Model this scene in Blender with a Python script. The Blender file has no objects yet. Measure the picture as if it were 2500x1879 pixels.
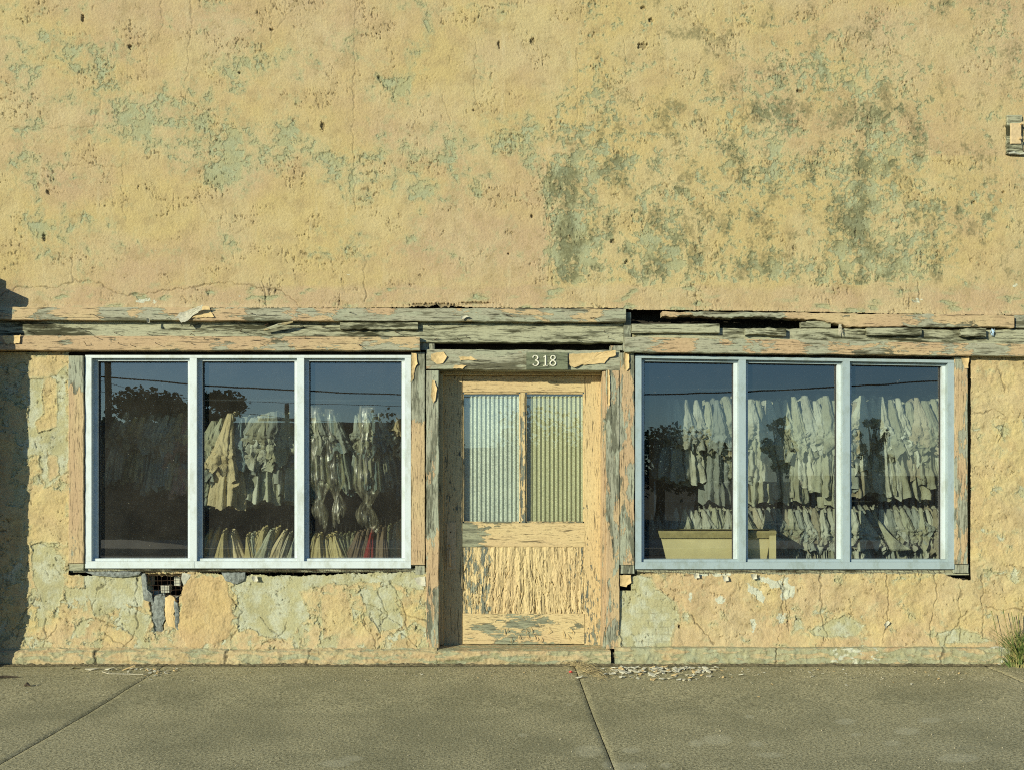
import bpy, math, random
import numpy as np
R = math.radians
random.seed(7)
rng = np.random.default_rng(11)
C = bpy.context.scene.collection
S = 300.0      # source pixels per metre on the wall plane
D = 8.0        # camera to wall
VX, VY, EYE = 1217.0, 1167.0, 1.53

# ------------------------------------------------------------ camera, sky, sun, exposure
cam = bpy.data.cameras.new('camera'); camo = bpy.data.objects.new('camera', cam); C.objects.link(camo)
camo.location = (0, -D, EYE); camo.rotation_euler = (R(90), 0, 0)
cam.sensor_width = 36; cam.lens = 36 * D * S / 2500.0
cam.shift_x = (1250 - VX) / 2500.0; cam.shift_y = (VY - 939.5) / 2500.0
cam.clip_end = 2000
bpy.context.scene.camera = camo
sc = bpy.context.scene
sc.view_settings.view_transform = 'Standard'; sc.view_settings.look = 'None'
sc.view_settings.gamma = 1; sc.view_settings.exposure = 0.12
TH, TV = 0.90, 0.40             # sun: metres right / down per metre into the wall
svec = (-TH, -1.0, TV)          # towards the sun
el = math.atan2(TV, math.hypot(TH, 1.0)); az = math.atan2(-TH, -1.0)
w = bpy.data.worlds.new('World'); sc.world = w; w.use_nodes = True
nt = w.node_tree; bg = nt.nodes['Background']
sky = nt.nodes.new('ShaderNodeTexSky'); sky.sky_type = 'NISHITA'; sky.sun_disc = False
sky.sun_elevation = el; sky.sun_rotation = az; sky.air_density = 1.0; sky.dust_density = 0.2; sky.ozone_density = 3.0
tint = nt.nodes.new('ShaderNodeMix'); tint.data_type = 'RGBA'; tint.blend_type = 'MULTIPLY'; tint.inputs[0].default_value = 1
tint.inputs[7].default_value = (0.72, 0.97, 1.16, 1); nt.links.new(sky.outputs[0], tint.inputs[6])
nt.links.new(tint.outputs[2], bg.inputs[0]); bg.inputs[1].default_value = 0.10
sun = bpy.data.lights.new('sun', 'SUN'); sun.energy = 5.0; sun.angle = R(0.5); sun.color = (1.0, 0.95, 0.72)
suno = bpy.data.objects.new('sun', sun); C.objects.link(suno)
from mathutils import Vector, noise as mnoise
suno.rotation_euler = Vector(svec).to_track_quat('Z', 'Y').to_euler()
suno.location = (-10, -11, 5)
sc.cycles.use_denoising = False; sc.cycles.filter_width = 1.1; sc.cycles.sample_clamp_indirect = 2.0; sc.cycles.max_bounces = 6; sc.cycles.transparent_max_bounces = 24

# ------------------------------------------------------------ coordinates
def X(px, y=0.0): return (px - VX) / S * (D + y) / D
def Z(py, y=0.0): return EYE + (VY - py) / S * (D + y) / D
def gz(y): return 0.034 * min(1.0, max(0.0, 1 + y / 1.6))     # the sidewalk rises a little towards the wall
def GP(px, py):
    z = 0.0
    for _ in range(6):
        k = (EYE - z) * S / (py - VY); z = gz(D * k - D)
    return ((px - VX) / S * k, D * k - D, z)

# ------------------------------------------------------------ numpy noise
_P = rng.permutation(512).astype(np.int32); _GA = rng.random(512) * 2 * np.pi
_GX = np.cos(_GA).astype(np.float32); _GY = np.sin(_GA).astype(np.float32)
def pn(x, y, seed=0):
    x = x + seed * 17.31; y = y + seed * 9.77
    xi = np.floor(x).astype(np.int32); yi = np.floor(y).astype(np.int32)
    xf = (x - xi).astype(np.float32); yf = (y - yi).astype(np.float32)
    u = xf * xf * xf * (xf * (xf * 6 - 15) + 10); v = yf * yf * yf * (yf * (yf * 6 - 15) + 10)
    def g(ax, ay, dx, dy):
        h = _P[(_P[ax & 511] + ay) & 511]
        return _GX[h] * dx + _GY[h] * dy
    a = g(xi, yi, xf, yf); b = g(xi + 1, yi, xf - 1, yf)
    c = g(xi, yi + 1, xf, yf - 1); d = g(xi + 1, yi + 1, xf - 1, yf - 1)
    return (a + u * (b - a)) * (1 - v) + (c + u * (d - c)) * v
def fbm(x, y, o=4, seed=0, gain=0.5):
    r = 0; a = 1.0
    for i in range(o):
        r = r + a * pn(x * 2 ** i, y * 2 ** i, seed + i * 3.7); a *= gain
    return r
def sst(e0, e1, x):
    t = np.clip((x - e0) / (e1 - e0), 0, 1); return t * t * (3 - 2 * t)
def gauss(u, v, lst):
    r = 0
    for (cx, cy, sx, sy, a) in lst: r = r + a * np.exp(-((u - cx) / sx) ** 2 - ((v - cy) / sy) ** 2)
    return r
def sdf(u, v, poly):
    """signed distance to polygon, positive inside"""
    d = np.full(u.shape, 1e9, np.float32); ins = np.zeros(u.shape, bool)
    n = len(poly)
    for i in range(n):
        ax, ay = poly[i]; bx, by = poly[(i + 1) % n]
        ex, ey = bx - ax, by - ay
        t = np.clip(((u - ax) * ex + (v - ay) * ey) / (ex * ex + ey * ey + 1e-9), 0, 1)
        d = np.minimum(d, np.hypot(u - ax - t * ex, v - ay - t * ey))
        c = ((ay > v) != (by > v)) & (u < (bx - ax) * (v - ay) / (by - ay + 1e-12) + ax)
        ins ^= c
    return np.where(ins, d, -d)
def linedist(u, v, pts):
    d = np.full(u.shape, 1e9, np.float32)
    for (ax, ay), (bx, by) in zip(pts[:-1], pts[1:]):
        ex, ey = bx - ax, by - ay
        t = np.clip(((u - ax) * ex + (v - ay) * ey) / (ex * ex + ey * ey + 1e-9), 0, 1)
        d = np.minimum(d, np.hypot(u - ax - t * ex, v - ay - t * ey))
    return d

# ------------------------------------------------------------ node helper
class NG:
    def __init__(s, name):
        s.m = bpy.data.materials.new(name); s.m.use_nodes = True
        s.t = s.m.node_tree; s.t.nodes.clear()
        s.out = s.t.nodes.new('ShaderNodeOutputMaterial')
    def node(s, typ, **kw):
        n = s.t.nodes.new(typ)
        for k, v in kw.items(): setattr(n, k, v)
        return n
    def put(s, sock, v):
        if isinstance(v, bpy.types.NodeSocket): s.t.links.new(v, sock)
        elif v is not None:
            if sock.type == 'RGBA' and len(v) == 3: v = (*v, 1)
            sock.default_value = v
    def math(s, op, a, b=0.0, c=None, clamp=False):
        n = s.node('ShaderNodeMath', operation=op); n.use_clamp = clamp
        s.put(n.inputs[0], a); s.put(n.inputs[1], b)
        if c is not None: s.put(n.inputs[2], c)
        return n.outputs[0]
    def mix(s, f, a, b, mode='MIX'):
        n = s.node('ShaderNodeMix', data_type='RGBA', blend_type=mode)
        s.put(n.inputs[0], f); s.put(n.inputs[6], a); s.put(n.inputs[7], b)
        return n.outputs[2]
    def coord(s, scale=(1, 1, 1), rot=(0, 0, 0), kind='Object'):
        tc = s.node('ShaderNodeTexCoord'); mp = s.node('ShaderNodeMapping')
        s.t.links.new(tc.outputs[kind], mp.inputs[0]); mp.inputs[3].default_value = scale; mp.inputs[2].default_value = rot
        return mp.outputs[0]
    def noise(s, co, scale, detail=4, rough=0.55, dist=0.0):
        n = s.node('ShaderNodeTexNoise'); s.put(n.inputs['Vector'], co)
        n.inputs['Scale'].default_value = scale; n.inputs['Detail'].default_value = detail
        n.inputs['Roughness'].default_value = rough; n.inputs['Distortion'].default_value = dist
        return n.outputs[0]
    def voro(s, co, scale, feat='F1'):
        n = s.node('ShaderNodeTexVoronoi', feature=feat); s.put(n.inputs['Vector'], co); n.inputs['Scale'].default_value = scale
        return n.outputs[0]
    def ss(s, v, a, b, lo=0.0, hi=1.0):
        n = s.node('ShaderNodeMapRange', interpolation_type='SMOOTHSTEP'); s.put(n.inputs[0], v)
        n.inputs[1].default_value = a; n.inputs[2].default_value = b; n.inputs[3].default_value = lo; n.inputs[4].default_value = hi
        return n.outputs[0]
    def attr(s, name, ch=None):
        n = s.node('ShaderNodeAttribute', attribute_name=name)
        if ch is None: return n.outputs['Fac']
        sp = s.node('ShaderNodeSeparateColor'); s.t.links.new(n.outputs['Color'], sp.inputs[0])
        return sp.outputs[ch]
    def attrs(s, name):
        n = s.node('ShaderNodeAttribute', attribute_name=name)
        sp = s.node('ShaderNodeSeparateColor'); s.t.links.new(n.outputs['Color'], sp.inputs[0])
        return sp.outputs[0], sp.outputs[1], sp.outputs[2]
    def bump(s, h, dist=0.01, strength=1.0, nrm=None):
        n = s.node('ShaderNodeBump'); s.put(n.inputs['Height'], h); n.inputs['Distance'].default_value = dist
        n.inputs['Strength'].default_value = strength
        if nrm is not None: s.t.links.new(nrm, n.inputs['Normal'])
        return n.outputs[0]
    def bsdf(s, col, rough=0.8, nrm=None, metal=0.0, spec=0.3, **kw):
        n = s.node('ShaderNodeBsdfPrincipled'); s.put(n.inputs['Base Color'], col); s.put(n.inputs['Roughness'], rough)
        n.inputs['Metallic'].default_value = metal; n.inputs['Specular IOR Level'].default_value = spec
        if nrm is not None: s.t.links.new(nrm, n.inputs['Normal'])
        for k, v in kw.items(): s.put(n.inputs[k.replace('_', ' ')], v)
        return n.outputs[0]
    def done(s, sh): s.t.links.new(sh, s.out.inputs[0]); return s.m

# ------------------------------------------------------------ materials
def stucco_mat(name, yellow, pink, pale, deep, grey, relief=1.0):
    g = NG(name); co = g.coord()
    pe, pk, gr = g.attrs('maska'); wh, dk, ph = g.attrs('maskb')
    f1 = g.noise(co, 42, 8, 0.68); f2 = g.noise(co, 170, 3, 0.65); f3 = g.noise(co, 7, 5, 0.6)
    f4 = g.noise(co, 330, 2, 0.5); big = g.noise(co, 1.7, 6, 0.62); f1c = g.math('SUBTRACT', f1, 0.5)
    pkn = g.math('ADD', pk, g.math('MULTIPLY', g.math('SUBTRACT', f3, 0.5), 1.3), clamp=True)
    base = g.mix(pkn, yellow, pink)
    base = g.mix(g.ss(big, 0.42, 0.62, 0, 0.45), base, (0.50, 0.425, 0.25))
    base = g.mix(g.ss(g.math('ADD', f3, g.math('MULTIPLY', f1c, 0.5)), 0.50, 0.66, 0, 0.5), base, (0.34, 0.265, 0.13))
    base = g.mix(g.math('MULTIPLY', ph, 1.0, clamp=True), base, (0.48, 0.335, 0.165))
    peel = g.math('ADD', pe, g.math('MULTIPLY', f1c, 0.55))
    base = g.mix(g.ss(peel, -0.38, 0.0, 0, 0.55), base, pale)
    pm = g.ss(peel, -0.01, 0.03)
    grn = g.math('ADD', gr, g.math('MULTIPLY', f1c, 1.6), clamp=True)
    under = g.mix(grn, pale, deep)
    under = g.mix(g.ss(f3, 0.42, 0.60, 0, 0.75), under, grey)
    col = g.mix(g.math('MULTIPLY', pm, g.ss(g.math('ADD', f3, g.math('MULTIPLY', f2, 0.5)), 0.55, 0.95, 0.45, 1.0)), base, under)
    stk = g.noise(g.coord((1, 1, 0.16)), 9, 6, 0.68); col = g.mix(g.ss(stk, 0.56, 0.74, 0, 0.38), col, (0.25, 0.20, 0.10)); col = g.mix(g.ss(stk, 0.44, 0.28, 0, 0.30), col, (0.58, 0.51, 0.32))
    crs = g.noise(co, 24, 7, 0.75); col = g.mix(g.math('MULTIPLY', g.ss(crs, 0.56, 0.64, 0, 0.5), g.ss(f3, 0.40, 0.60)), col, (0.22, 0.165, 0.075))
    grime = g.ss(g.math('ADD', gr, g.math('MULTIPLY', f1c, 2.6)), 0.45, 1.2, 0, 0.6)
    col = g.mix(grime, col, (0.11, 0.11, 0.055))
    wm = g.ss(g.math('ADD', wh, g.math('MULTIPLY', f1c, 0.9)), 0.40, 0.46)
    col = g.mix(wm, col, (0.52, 0.53, 0.41))
    v = g.math('ADD', 0.50, g.math('ADD', g.math('MULTIPLY', f1, 0.40), g.math('MULTIPLY', f2, 0.62)))
    col = g.mix(1.0, col, v, 'MULTIPLY')
    col = g.mix(dk, col, (0.035, 0.03, 0.02))  # shade inside cracks, pits and hole rims painted into the colour
    h = g.math('ADD', g.math('MULTIPLY', pm, -0.7), g.math('ADD', g.math('MULTIPLY', f2, 0.8), g.math('MULTIPLY', f1, 0.7)))
    h = g.math('ADD', h, g.math('MULTIPLY', f4, 0.45))
    nrm = g.bump(h, 0.0045 * relief, 1.0)
    return g.done(g.bsdf(col, 0.9, nrm, spec=0.12))

YEL = (0.475, 0.375, 0.175); PNK = (0.445, 0.33, 0.195)
M_WALL = stucco_mat('peeling_stucco', YEL, PNK, (0.335, 0.345, 0.195), (0.15, 0.165, 0.09), (0.34, 0.365, 0.23))
M_LOW = stucco_mat('flaking_plaster', (0.54, 0.435, 0.205), (0.50, 0.375, 0.21), (0.40, 0.40, 0.235), (0.23, 0.24, 0.13), (0.50, 0.52, 0.40), 1.1)
M_PLINTH = stucco_mat('painted_kerb_plaster', (0.47, 0.38, 0.20), (0.45, 0.33, 0.185), (0.36, 0.36, 0.22), (0.16, 0.18, 0.08), (0.34, 0.36, 0.24))

def wood_mat(name, axis, paint, paint2, wl, wd, scale=1.0, gloss=0.75, under=None):
    """axis: grain direction 'x' or 'z'. paint coverage comes from the attribute 'bias'"""
    g = NG(name)
    st = (0.13, 1, 1) if axis == 'x' else (1, 1, 0.13)
    st2 = (0.3, 1, 1) if axis == 'x' else (1, 1, 0.3)
    cg = g.coord(st); cp = g.coord(st2); co = g.coord()
    bias = g.attr('bias')
    gr = g.noise(cg, 55, 6, 0.65, 0.4); gr2 = g.noise(cg, 160, 3, 0.6); big = g.noise(cg, 7, 3, 0.5, 1.0)
    n = g.noise(cp, 8 * scale, 7, 0.66, 0.3)
    f = g.noise(co, 90, 3)
    pf = g.math('ADD', g.math('MULTIPLY', g.math('SUBTRACT', n, 0.5), 3.2), g.math('SUBTRACT', bias, 0.5))
    pf = g.math('ADD', pf, g.math('MULTIPLY', g.math('SUBTRACT', gr, 0.5), 0.8))
    pm = g.ss(pf, 0.0, 0.07)
    woodc = g.mix(g.ss(g.math('ADD', gr, g.math('MULTIPLY', g.math('SUBTRACT', big, 0.5), 1.3)), 0.33, 0.60), wd, wl)
    if under: woodc = g.mix(g.ss(g.noise(cp, 14, 4), 0.5, 0.58), woodc, under)
    pc = g.mix(g.ss(g.noise(cp, 4, 3), 0.38, 0.62), paint, paint2)
    col = g.mix(pm, woodc, pc)
    cr = g.math('MULTIPLY', g.ss(gr2, 0.32, 0.42, 0.35, 1.0), g.ss(g.noise(g.coord((0.05, 1, 1) if axis == 'x' else (1, 1, 0.05)), 95, 4, 0.6, 0.6), 0.36, 0.42, 0.3, 1.0))
    v = g.math('MULTIPLY', cr, g.math('ADD', 0.78, g.math('MULTIPLY', f, 0.42)))
    col = g.mix(1.0, col, v, 'MULTIPLY')
    h = g.math('ADD', g.math('MULTIPLY', pm, 0.5), g.math('ADD', g.math('MULTIPLY', gr, 0.9), g.math('MULTIPLY', gr2, 0.4)))
    nrm = g.bump(h, 0.0045, 1.0)
    return g.done(g.bsdf(col, gloss, nrm, spec=0.2))
PA, PB = (0.49, 0.38, 0.21), (0.45, 0.325, 0.19)
WL, WD = (0.34, 0.335, 0.24), (0.11, 0.105, 0.065)
M_WH = wood_mat('weathered_board_wood', 'x', PA, PB, WL, WD, under=(0.33, 0.34, 0.24))
M_WV = wood_mat('weathered_post_wood', 'z', PA, PB, (0.31, 0.315, 0.235), (0.13, 0.135, 0.095), under=(0.33, 0.35, 0.26))
M_PLAQ = wood_mat('plaque_wood', 'x', (0.30, 0.30, 0.18), (0.40, 0.33, 0.18), (0.17, 0.19, 0.12), (0.08, 0.09, 0.055))
M_GREY = wood_mat('bare_grey_wood', 'x', (0.30, 0.30, 0.18), (0.40, 0.33, 0.18), (0.37, 0.37, 0.25), (0.045, 0.045, 0.022))
M_DOOR = wood_mat('door_cream_paint', 'z', (0.57, 0.45, 0.235), (0.54, 0.41, 0.215), (0.24, 0.255, 0.19), (0.13, 0.145, 0.12), 5.0, 0.6)
M_RAIL = wood_mat('door_rail_paint', 'x', (0.57, 0.45, 0.235), (0.54, 0.41, 0.22), (0.29, 0.30, 0.20), (0.15, 0.155, 0.105), 2.0, 0.6)

def plain(name, col, rough=0.8, var=0.25, sc_=30, metal=0.0, spec=0.3, bumpd=0.003, second=None):
    g = NG(name); co = g.coord(); f = g.noise(co, sc_, 5, 0.6); b = g.noise(co, sc_ * 5, 3)
    c = g.mix(g.ss(f, 0.35, 0.65), tuple(x * (1 - var) for x in col), second or tuple(min(1, x * (1 + var)) for x in col))
    return g.done(g.bsdf(c, rough, g.bump(g.math('ADD', f, g.math('MULTIPLY', b, 0.4)), bumpd), metal, spec))
M_NAIL = plain('rusty_iron', (0.06, 0.035, 0.02), 0.8)
M_DARK = plain('cavity_shade_dark', (0.03, 0.026, 0.018), 0.95)  # near-black colour stands in for the shade inside gaps and holes
M_CHIP = plain('loose_paint', (0.58, 0.43, 0.21), 0.7, 0.08)
M_CHIPW = plain('white_paint_flake', (0.50, 0.48, 0.37), 0.7, 0.12)
M_PLATE = plain('painted_metal_plate', (0.55, 0.42, 0.24), 0.6, 0.12)
M_DIGIT = plain('pale_enamel_digit', (0.66, 0.64, 0.52), 0.4, 0.06, bumpd=0.0005)
M_BLOCK = plain('hollow_clay_block', (0.42, 0.42, 0.34), 0.9, 0.15, 25)
M_SLATE = plain('torn_grey_render', (0.20, 0.22, 0.20), 0.95, 0.35, 35, bumpd=0.01)
M_BRICK = plain('pier_brick', (0.30, 0.16, 0.09), 0.9, 0.3, 14)
M_ROOMW = plain('dim_room_wall', (0.20, 0.16, 0.11), 0.95, 0.3, 3)
M_ROOMF = plain('dusty_room_floor', (0.32, 0.27, 0.19), 0.95, 0.3, 4)
M_ROD = plain('steel_rod', (0.25, 0.24, 0.22), 0.4, 0.1, metal=0.8)
M_TROUGH = plain('cream_enamel_sheet', (0.55, 0.47, 0.24), 0.5, 0.06, 6, bumpd=0.001)
M_RIM = plain('olive_rolled_rim', (0.30, 0.25, 0.11), 0.5, 0.15, 20)
M_BARK = plain('tree_bark', (0.08, 0.06, 0.04), 0.95, 0.3, 8, bumpd=0.02)
M_POLE = plain('creosote_pole_wood', (0.10, 0.08, 0.055), 0.9, 0.25, 6)
M_WIRE = plain('black_cable', (0.02, 0.02, 0.02), 0.7)
M_FARB = plain('far_building_brick', (0.17, 0.12, 0.09), 0.9, 0.2, 3)
M_FARR = plain('far_roof_felt', (0.08, 0.08, 0.08), 0.95)
M_FARW = plain('far_window_glass', (0.03, 0.035, 0.04), 0.1, 0.1, spec=0.5)
M_GRAV = plain('grit', (0.34, 0.30, 0.20), 0.95, 0.4, 60)
M_SOIL = plain('crevice_soil', (0.19, 0.16, 0.09), 1.0, 0.5, 40, bumpd=0.02)
M_ROAD = plain('road_asphalt', (0.05, 0.05, 0.048), 0.9, 0.25, 30, bumpd=0.006)
M_RED = plain('red_plastic', (0.6, 0.06, 0.05), 0.5, 0.05)
M_STRAW = plain('dry_straw', (0.30, 0.24, 0.12), 0.9, 0.35, 12)
M_ROPE = plain('frayed_cord', (0.50, 0.46, 0.34), 0.9, 0.2, 60)
def grass_mat():
    g = NG('grass_blade'); co = g.coord(); f = g.noise(co, 14, 3)
    c = g.mix(g.ss(f, 0.46, 0.64), (0.08, 0.125, 0.03), (0.30, 0.26, 0.10))
    return g.done(g.bsdf(c, 0.7, spec=0.2))
M_GRASS = grass_mat()
def leaf_mat():
    g = NG('tree_leaves'); co = g.coord(); f = g.noise(co, 2.5, 3)
    c = g.mix(f, (0.035, 0.06, 0.02), (0.09, 0.12, 0.035)); return g.done(g.bsdf(c, 0.7, spec=0.2))
M_LEAF = leaf_mat()
def frame_mat(name, col):
    g = NG(name); co = g.coord(); d = g.noise(g.coord((1, 1, 0.5)), 9, 7, 0.75); f = g.noise(co, 45, 4, 0.7)
    c = g.mix(g.ss(d, 0.46, 0.66, 0, 0.7), col, tuple(x * y for x, y in zip(col, (0.72, 0.70, 0.60))))
    c = g.mix(g.ss(f, 0.62, 0.72, 0, 0.35), c, (0.30, 0.27, 0.2))
    return g.done(g.bsdf(c, g.ss(f, 0.3, 0.7, 0.35, 0.55), g.bump(d, 0.001), spec=0.5))
M_FRL = frame_mat('white_aluminium', (0.55, 0.62, 0.63)); M_FRR = frame_mat('blue_grey_aluminium', (0.32, 0.40, 0.42))
M_GASK = plain('black_gasket', (0.03, 0.03, 0.03), 0.6)
def glass_mat(name, dust, tint=(0.90, 0.94, 0.92), refl=1.0):
    g = NG(name); co = g.coord()
    lw = g.node('ShaderNodeLayerWeight'); lw.inputs[0].default_value = 0.5
    frn = g.math('ADD', 0.15 * refl, g.math('MULTIPLY', g.math('POWER', lw.outputs['Facing'], 5.0), 0.85), clamp=True)
    tr = g.node('ShaderNodeBsdfTransparent'); tr.inputs[0].default_value = (*tint, 1)
    gl = g.node('ShaderNodeBsdfGlossy'); gl.inputs[0].default_value = (1, 1, 1, 1); gl.inputs[1].default_value = 0.0
    wv = g.noise(co, 1.6, 2); g.t.links.new(g.bump(wv, 0.0004, 1.0), gl.inputs['Normal'])
    m1 = g.node('ShaderNodeMixShader'); g.put(m1.inputs[0], frn)
    g.t.links.new(tr.outputs[0], m1.inputs[1]); g.t.links.new(gl.outputs[0], m1.inputs[2])
    df = g.node('ShaderNodeBsdfDiffuse'); df.inputs[0].default_value = (0.55, 0.52, 0.42, 1)
    sp = g.ss(g.voro(co, 21), 0.0, 0.085, 1, 0); msk = g.ss(g.noise(co, 5, 3), 0.52, 0.66)
    film = g.ss(g.noise(co, 3.5, 6, 0.7), 0.3, 0.8, 0.45, 1.0); fine = g.ss(g.noise(co, 170, 2), 0.66, 0.74)
    streak = g.ss(g.noise(g.coord((9, 1, 0.9)), 3.0, 5, 0.7, 1.2), 0.69, 0.76)
    dd = g.math('ADD', g.math('MULTIPLY', g.math('MULTIPLY', sp, msk), 0.55), g.math('MULTIPLY', film, dust))
    dd = g.math('ADD', dd, g.math('ADD', g.math('MULTIPLY', fine, 0.10), g.math('MULTIPLY', streak, 0.12)), clamp=True)
    m2 = g.node('ShaderNodeMixShader'); g.put(m2.inputs[0], dd)
    g.t.links.new(m1.outputs[0], m2.inputs[1]); g.t.links.new(df.outputs[0], m2.inputs[2])
    return g.done(m2.outputs[0])
M_GLASS = glass_mat('dusty_shop_glass', 0.02); M_GLASSL = glass_mat('hazy_shop_glass', 0.045); M_DGLASS = glass_mat('dusty_door_glass', 0.04)
def plastic_mat():
    g = NG('clear_plastic_film'); co = g.coord((1, 1, 0.10))
    w1 = g.noise(co, 30, 3, 0.55, 0.4)
    nr = g.bump(w1, 0.007, 1.0)
    tr = g.node('ShaderNodeBsdfTransparent'); tr.inputs[0].default_value = (0.93, 0.93, 0.88, 1)
    gl = g.node('ShaderNodeBsdfGlossy'); gl.inputs[1].default_value = 0.30; g.t.links.new(nr, gl.inputs['Normal'])
    gl.inputs[0].default_value = (1, 1, 0.95, 1)
    df = g.node('ShaderNodeBsdfDiffuse'); df.inputs[0].default_value = (0.62, 0.58, 0.42, 1); g.t.links.new(nr, df.inputs['Normal'])
    m1 = g.node('ShaderNodeMixShader'); m1.inputs[0].default_value = 0.035
    g.t.links.new(tr.outputs[0], m1.inputs[1]); g.t.links.new(gl.outputs[0], m1.inputs[2])
    m2 = g.node('ShaderNodeMixShader'); g.put(m2.inputs[0], g.ss(w1, 0.45, 0.72, 0.03, 0.26))
    g.t.links.new(m1.outputs[0], m2.inputs[1]); g.t.links.new(df.outputs[0], m2.inputs[2])
    return g.done(m2.outputs[0])
M_PLAS = plastic_mat()
def cloth_mat(name, c, var=0.16):
    g = NG(name); co = g.coord((1, 1, 0.35)); oi = g.node('ShaderNodeObjectInfo')
    f = g.noise(co, 12, 5, 0.65, 0.7); w1 = g.noise(g.coord(), 34, 3, 0.6, 1.0); st = g.noise(g.coord(), 5, 4)
    a = g.mix(g.ss(st, 0.4, 0.7), c, tuple(x * y for x, y in zip(c, (0.78, 0.74, 0.66))))
    b = g.mix(1.0, a, g.math('ADD', 0.72, g.math('MULTIPLY', oi.outputs['Random'], 0.42)), 'MULTIPLY')
    h = g.math('ADD', f, g.math('MULTIPLY', w1, 0.35))
    return g.done(g.bsdf(b, 0.9, g.bump(h, 0.022), spec=0.1))
CL = {'sage': cloth_mat('sage_cotton', (0.33, 0.345, 0.25)), 'grey': cloth_mat('grey_cotton', (0.26, 0.29, 0.25)),
      'pale': cloth_mat('pale_grey_cotton', (0.4, 0.42, 0.34)), 'blue': cloth_mat('faded_blue_cotton', (0.2, 0.27, 0.29)),
      'taupe': cloth_mat('taupe_cotton', (0.33, 0.31, 0.22)), 'khaki': cloth_mat('khaki_cotton', (0.42, 0.36, 0.18)),
      'cream': cloth_mat('cream_wool', (0.5, 0.43, 0.26)), 'olive': cloth_mat('olive_twill', (0.22, 0.22, 0.13)),
      'red': cloth_mat('dark_red_wool', (0.26, 0.035, 0.03)), 'pinkish': cloth_mat('dusty_rose_cotton', (0.40, 0.25, 0.19)),
      'brown': cloth_mat('brown_wool', (0.16, 0.12, 0.08)), 'navy': cloth_mat('slate_wool', (0.09, 0.11, 0.12))}
CNAME = {'sage': 'sage green', 'grey': 'grey', 'pale': 'pale grey', 'blue': 'faded blue', 'taupe': 'taupe', 'khaki': 'khaki',
         'cream': 'cream', 'olive': 'olive', 'red': 'dark red', 'pinkish': 'dusty rose', 'brown': 'brown', 'navy': 'slate'}
def corr_mat(name, a, b):
    g = NG(name); f = g.noise(g.coord(), 70, 4, 0.7); s_ = g.noise(g.coord(), 4, 3)
    c = g.mix(g.ss(f, 0.35, 0.65), a, b); c = g.mix(g.ss(s_, 0.45, 0.6, 0, 0.4), c, b)
    return g.done(g.bsdf(c, g.ss(f, 0.3, 0.7, 0.28, 0.55), g.bump(f, 0.003), 0.25, 0.5))
M_CORB = corr_mat('galvanised_sheet', (0.33, 0.37, 0.32), (0.52, 0.56, 0.47)); M_CORO = corr_mat('olive_corrugated_sheet', (0.32, 0.32, 0.18), (0.44, 0.43, 0.26))
def walk_mat():
    g = NG('worn_concrete'); co = g.coord()
    f = g.noise(co, 62, 6, 0.85); f2 = g.noise(co, 40, 4, 0.65); b = g.noise(co, 1.1, 7, 0.68)
    br = g.noise(g.coord((1, 0.12, 1), (0, 0, R(-6))), 150, 3, 0.6)
    sp, wa, _ = g.attrs('maska')
    c = g.mix(g.ss(b, 0.38, 0.60), (0.38, 0.35, 0.20), (0.58, 0.52, 0.30))
    c = g.mix(g.math('MULTIPLY', wa, 0.8, clamp=True), c, (0.50, 0.42, 0.23))
    c = g.mix(g.ss(f, 0.42, 0.54), (0.13, 0.12, 0.06), c)
    c = g.mix(g.ss(g.noise(co, 210, 2), 0.60, 0.68, 0, 0.9), c, (0.85, 0.78, 0.50))
    c = g.mix(g.ss(g.math('ADD', sp, g.math('MULTIPLY', g.math('SUBTRACT', f2, 0.5), 0.5)), 0.2, 0.9, 0, 0.30), c, (0.70, 0.66, 0.45))
    c = g.mix(g.ss(g.noise(co, 75, 3, 0.8), 0.38, 0.52, 0.55, 0), c, (0.22, 0.205, 0.12))
    h = g.math('ADD', g.math('MULTIPLY', f, 1.1), g.math('ADD', g.math('MULTIPLY', br, 0.5), g.math('MULTIPLY', f2, 0.5)))
    return g.done(g.bsdf(c, 0.9, g.bump(h, 0.0035), spec=0.15))
M_WALK = walk_mat()
def siding_mat():
    g = NG('far_ribbed_siding'); n = g.node('ShaderNodeTexWave', wave_type='BANDS', bands_direction='X')
    g.put(n.inputs['Vector'], g.coord()); n.inputs['Scale'].default_value = 1.3
    return g.done(g.bsdf(g.mix(g.ss(n.outputs[1], 0.15, 0.3), (0.03, 0.025, 0.02), (0.42, 0.36, 0.28)), 0.8))
M_SIDE = siding_mat()

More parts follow.
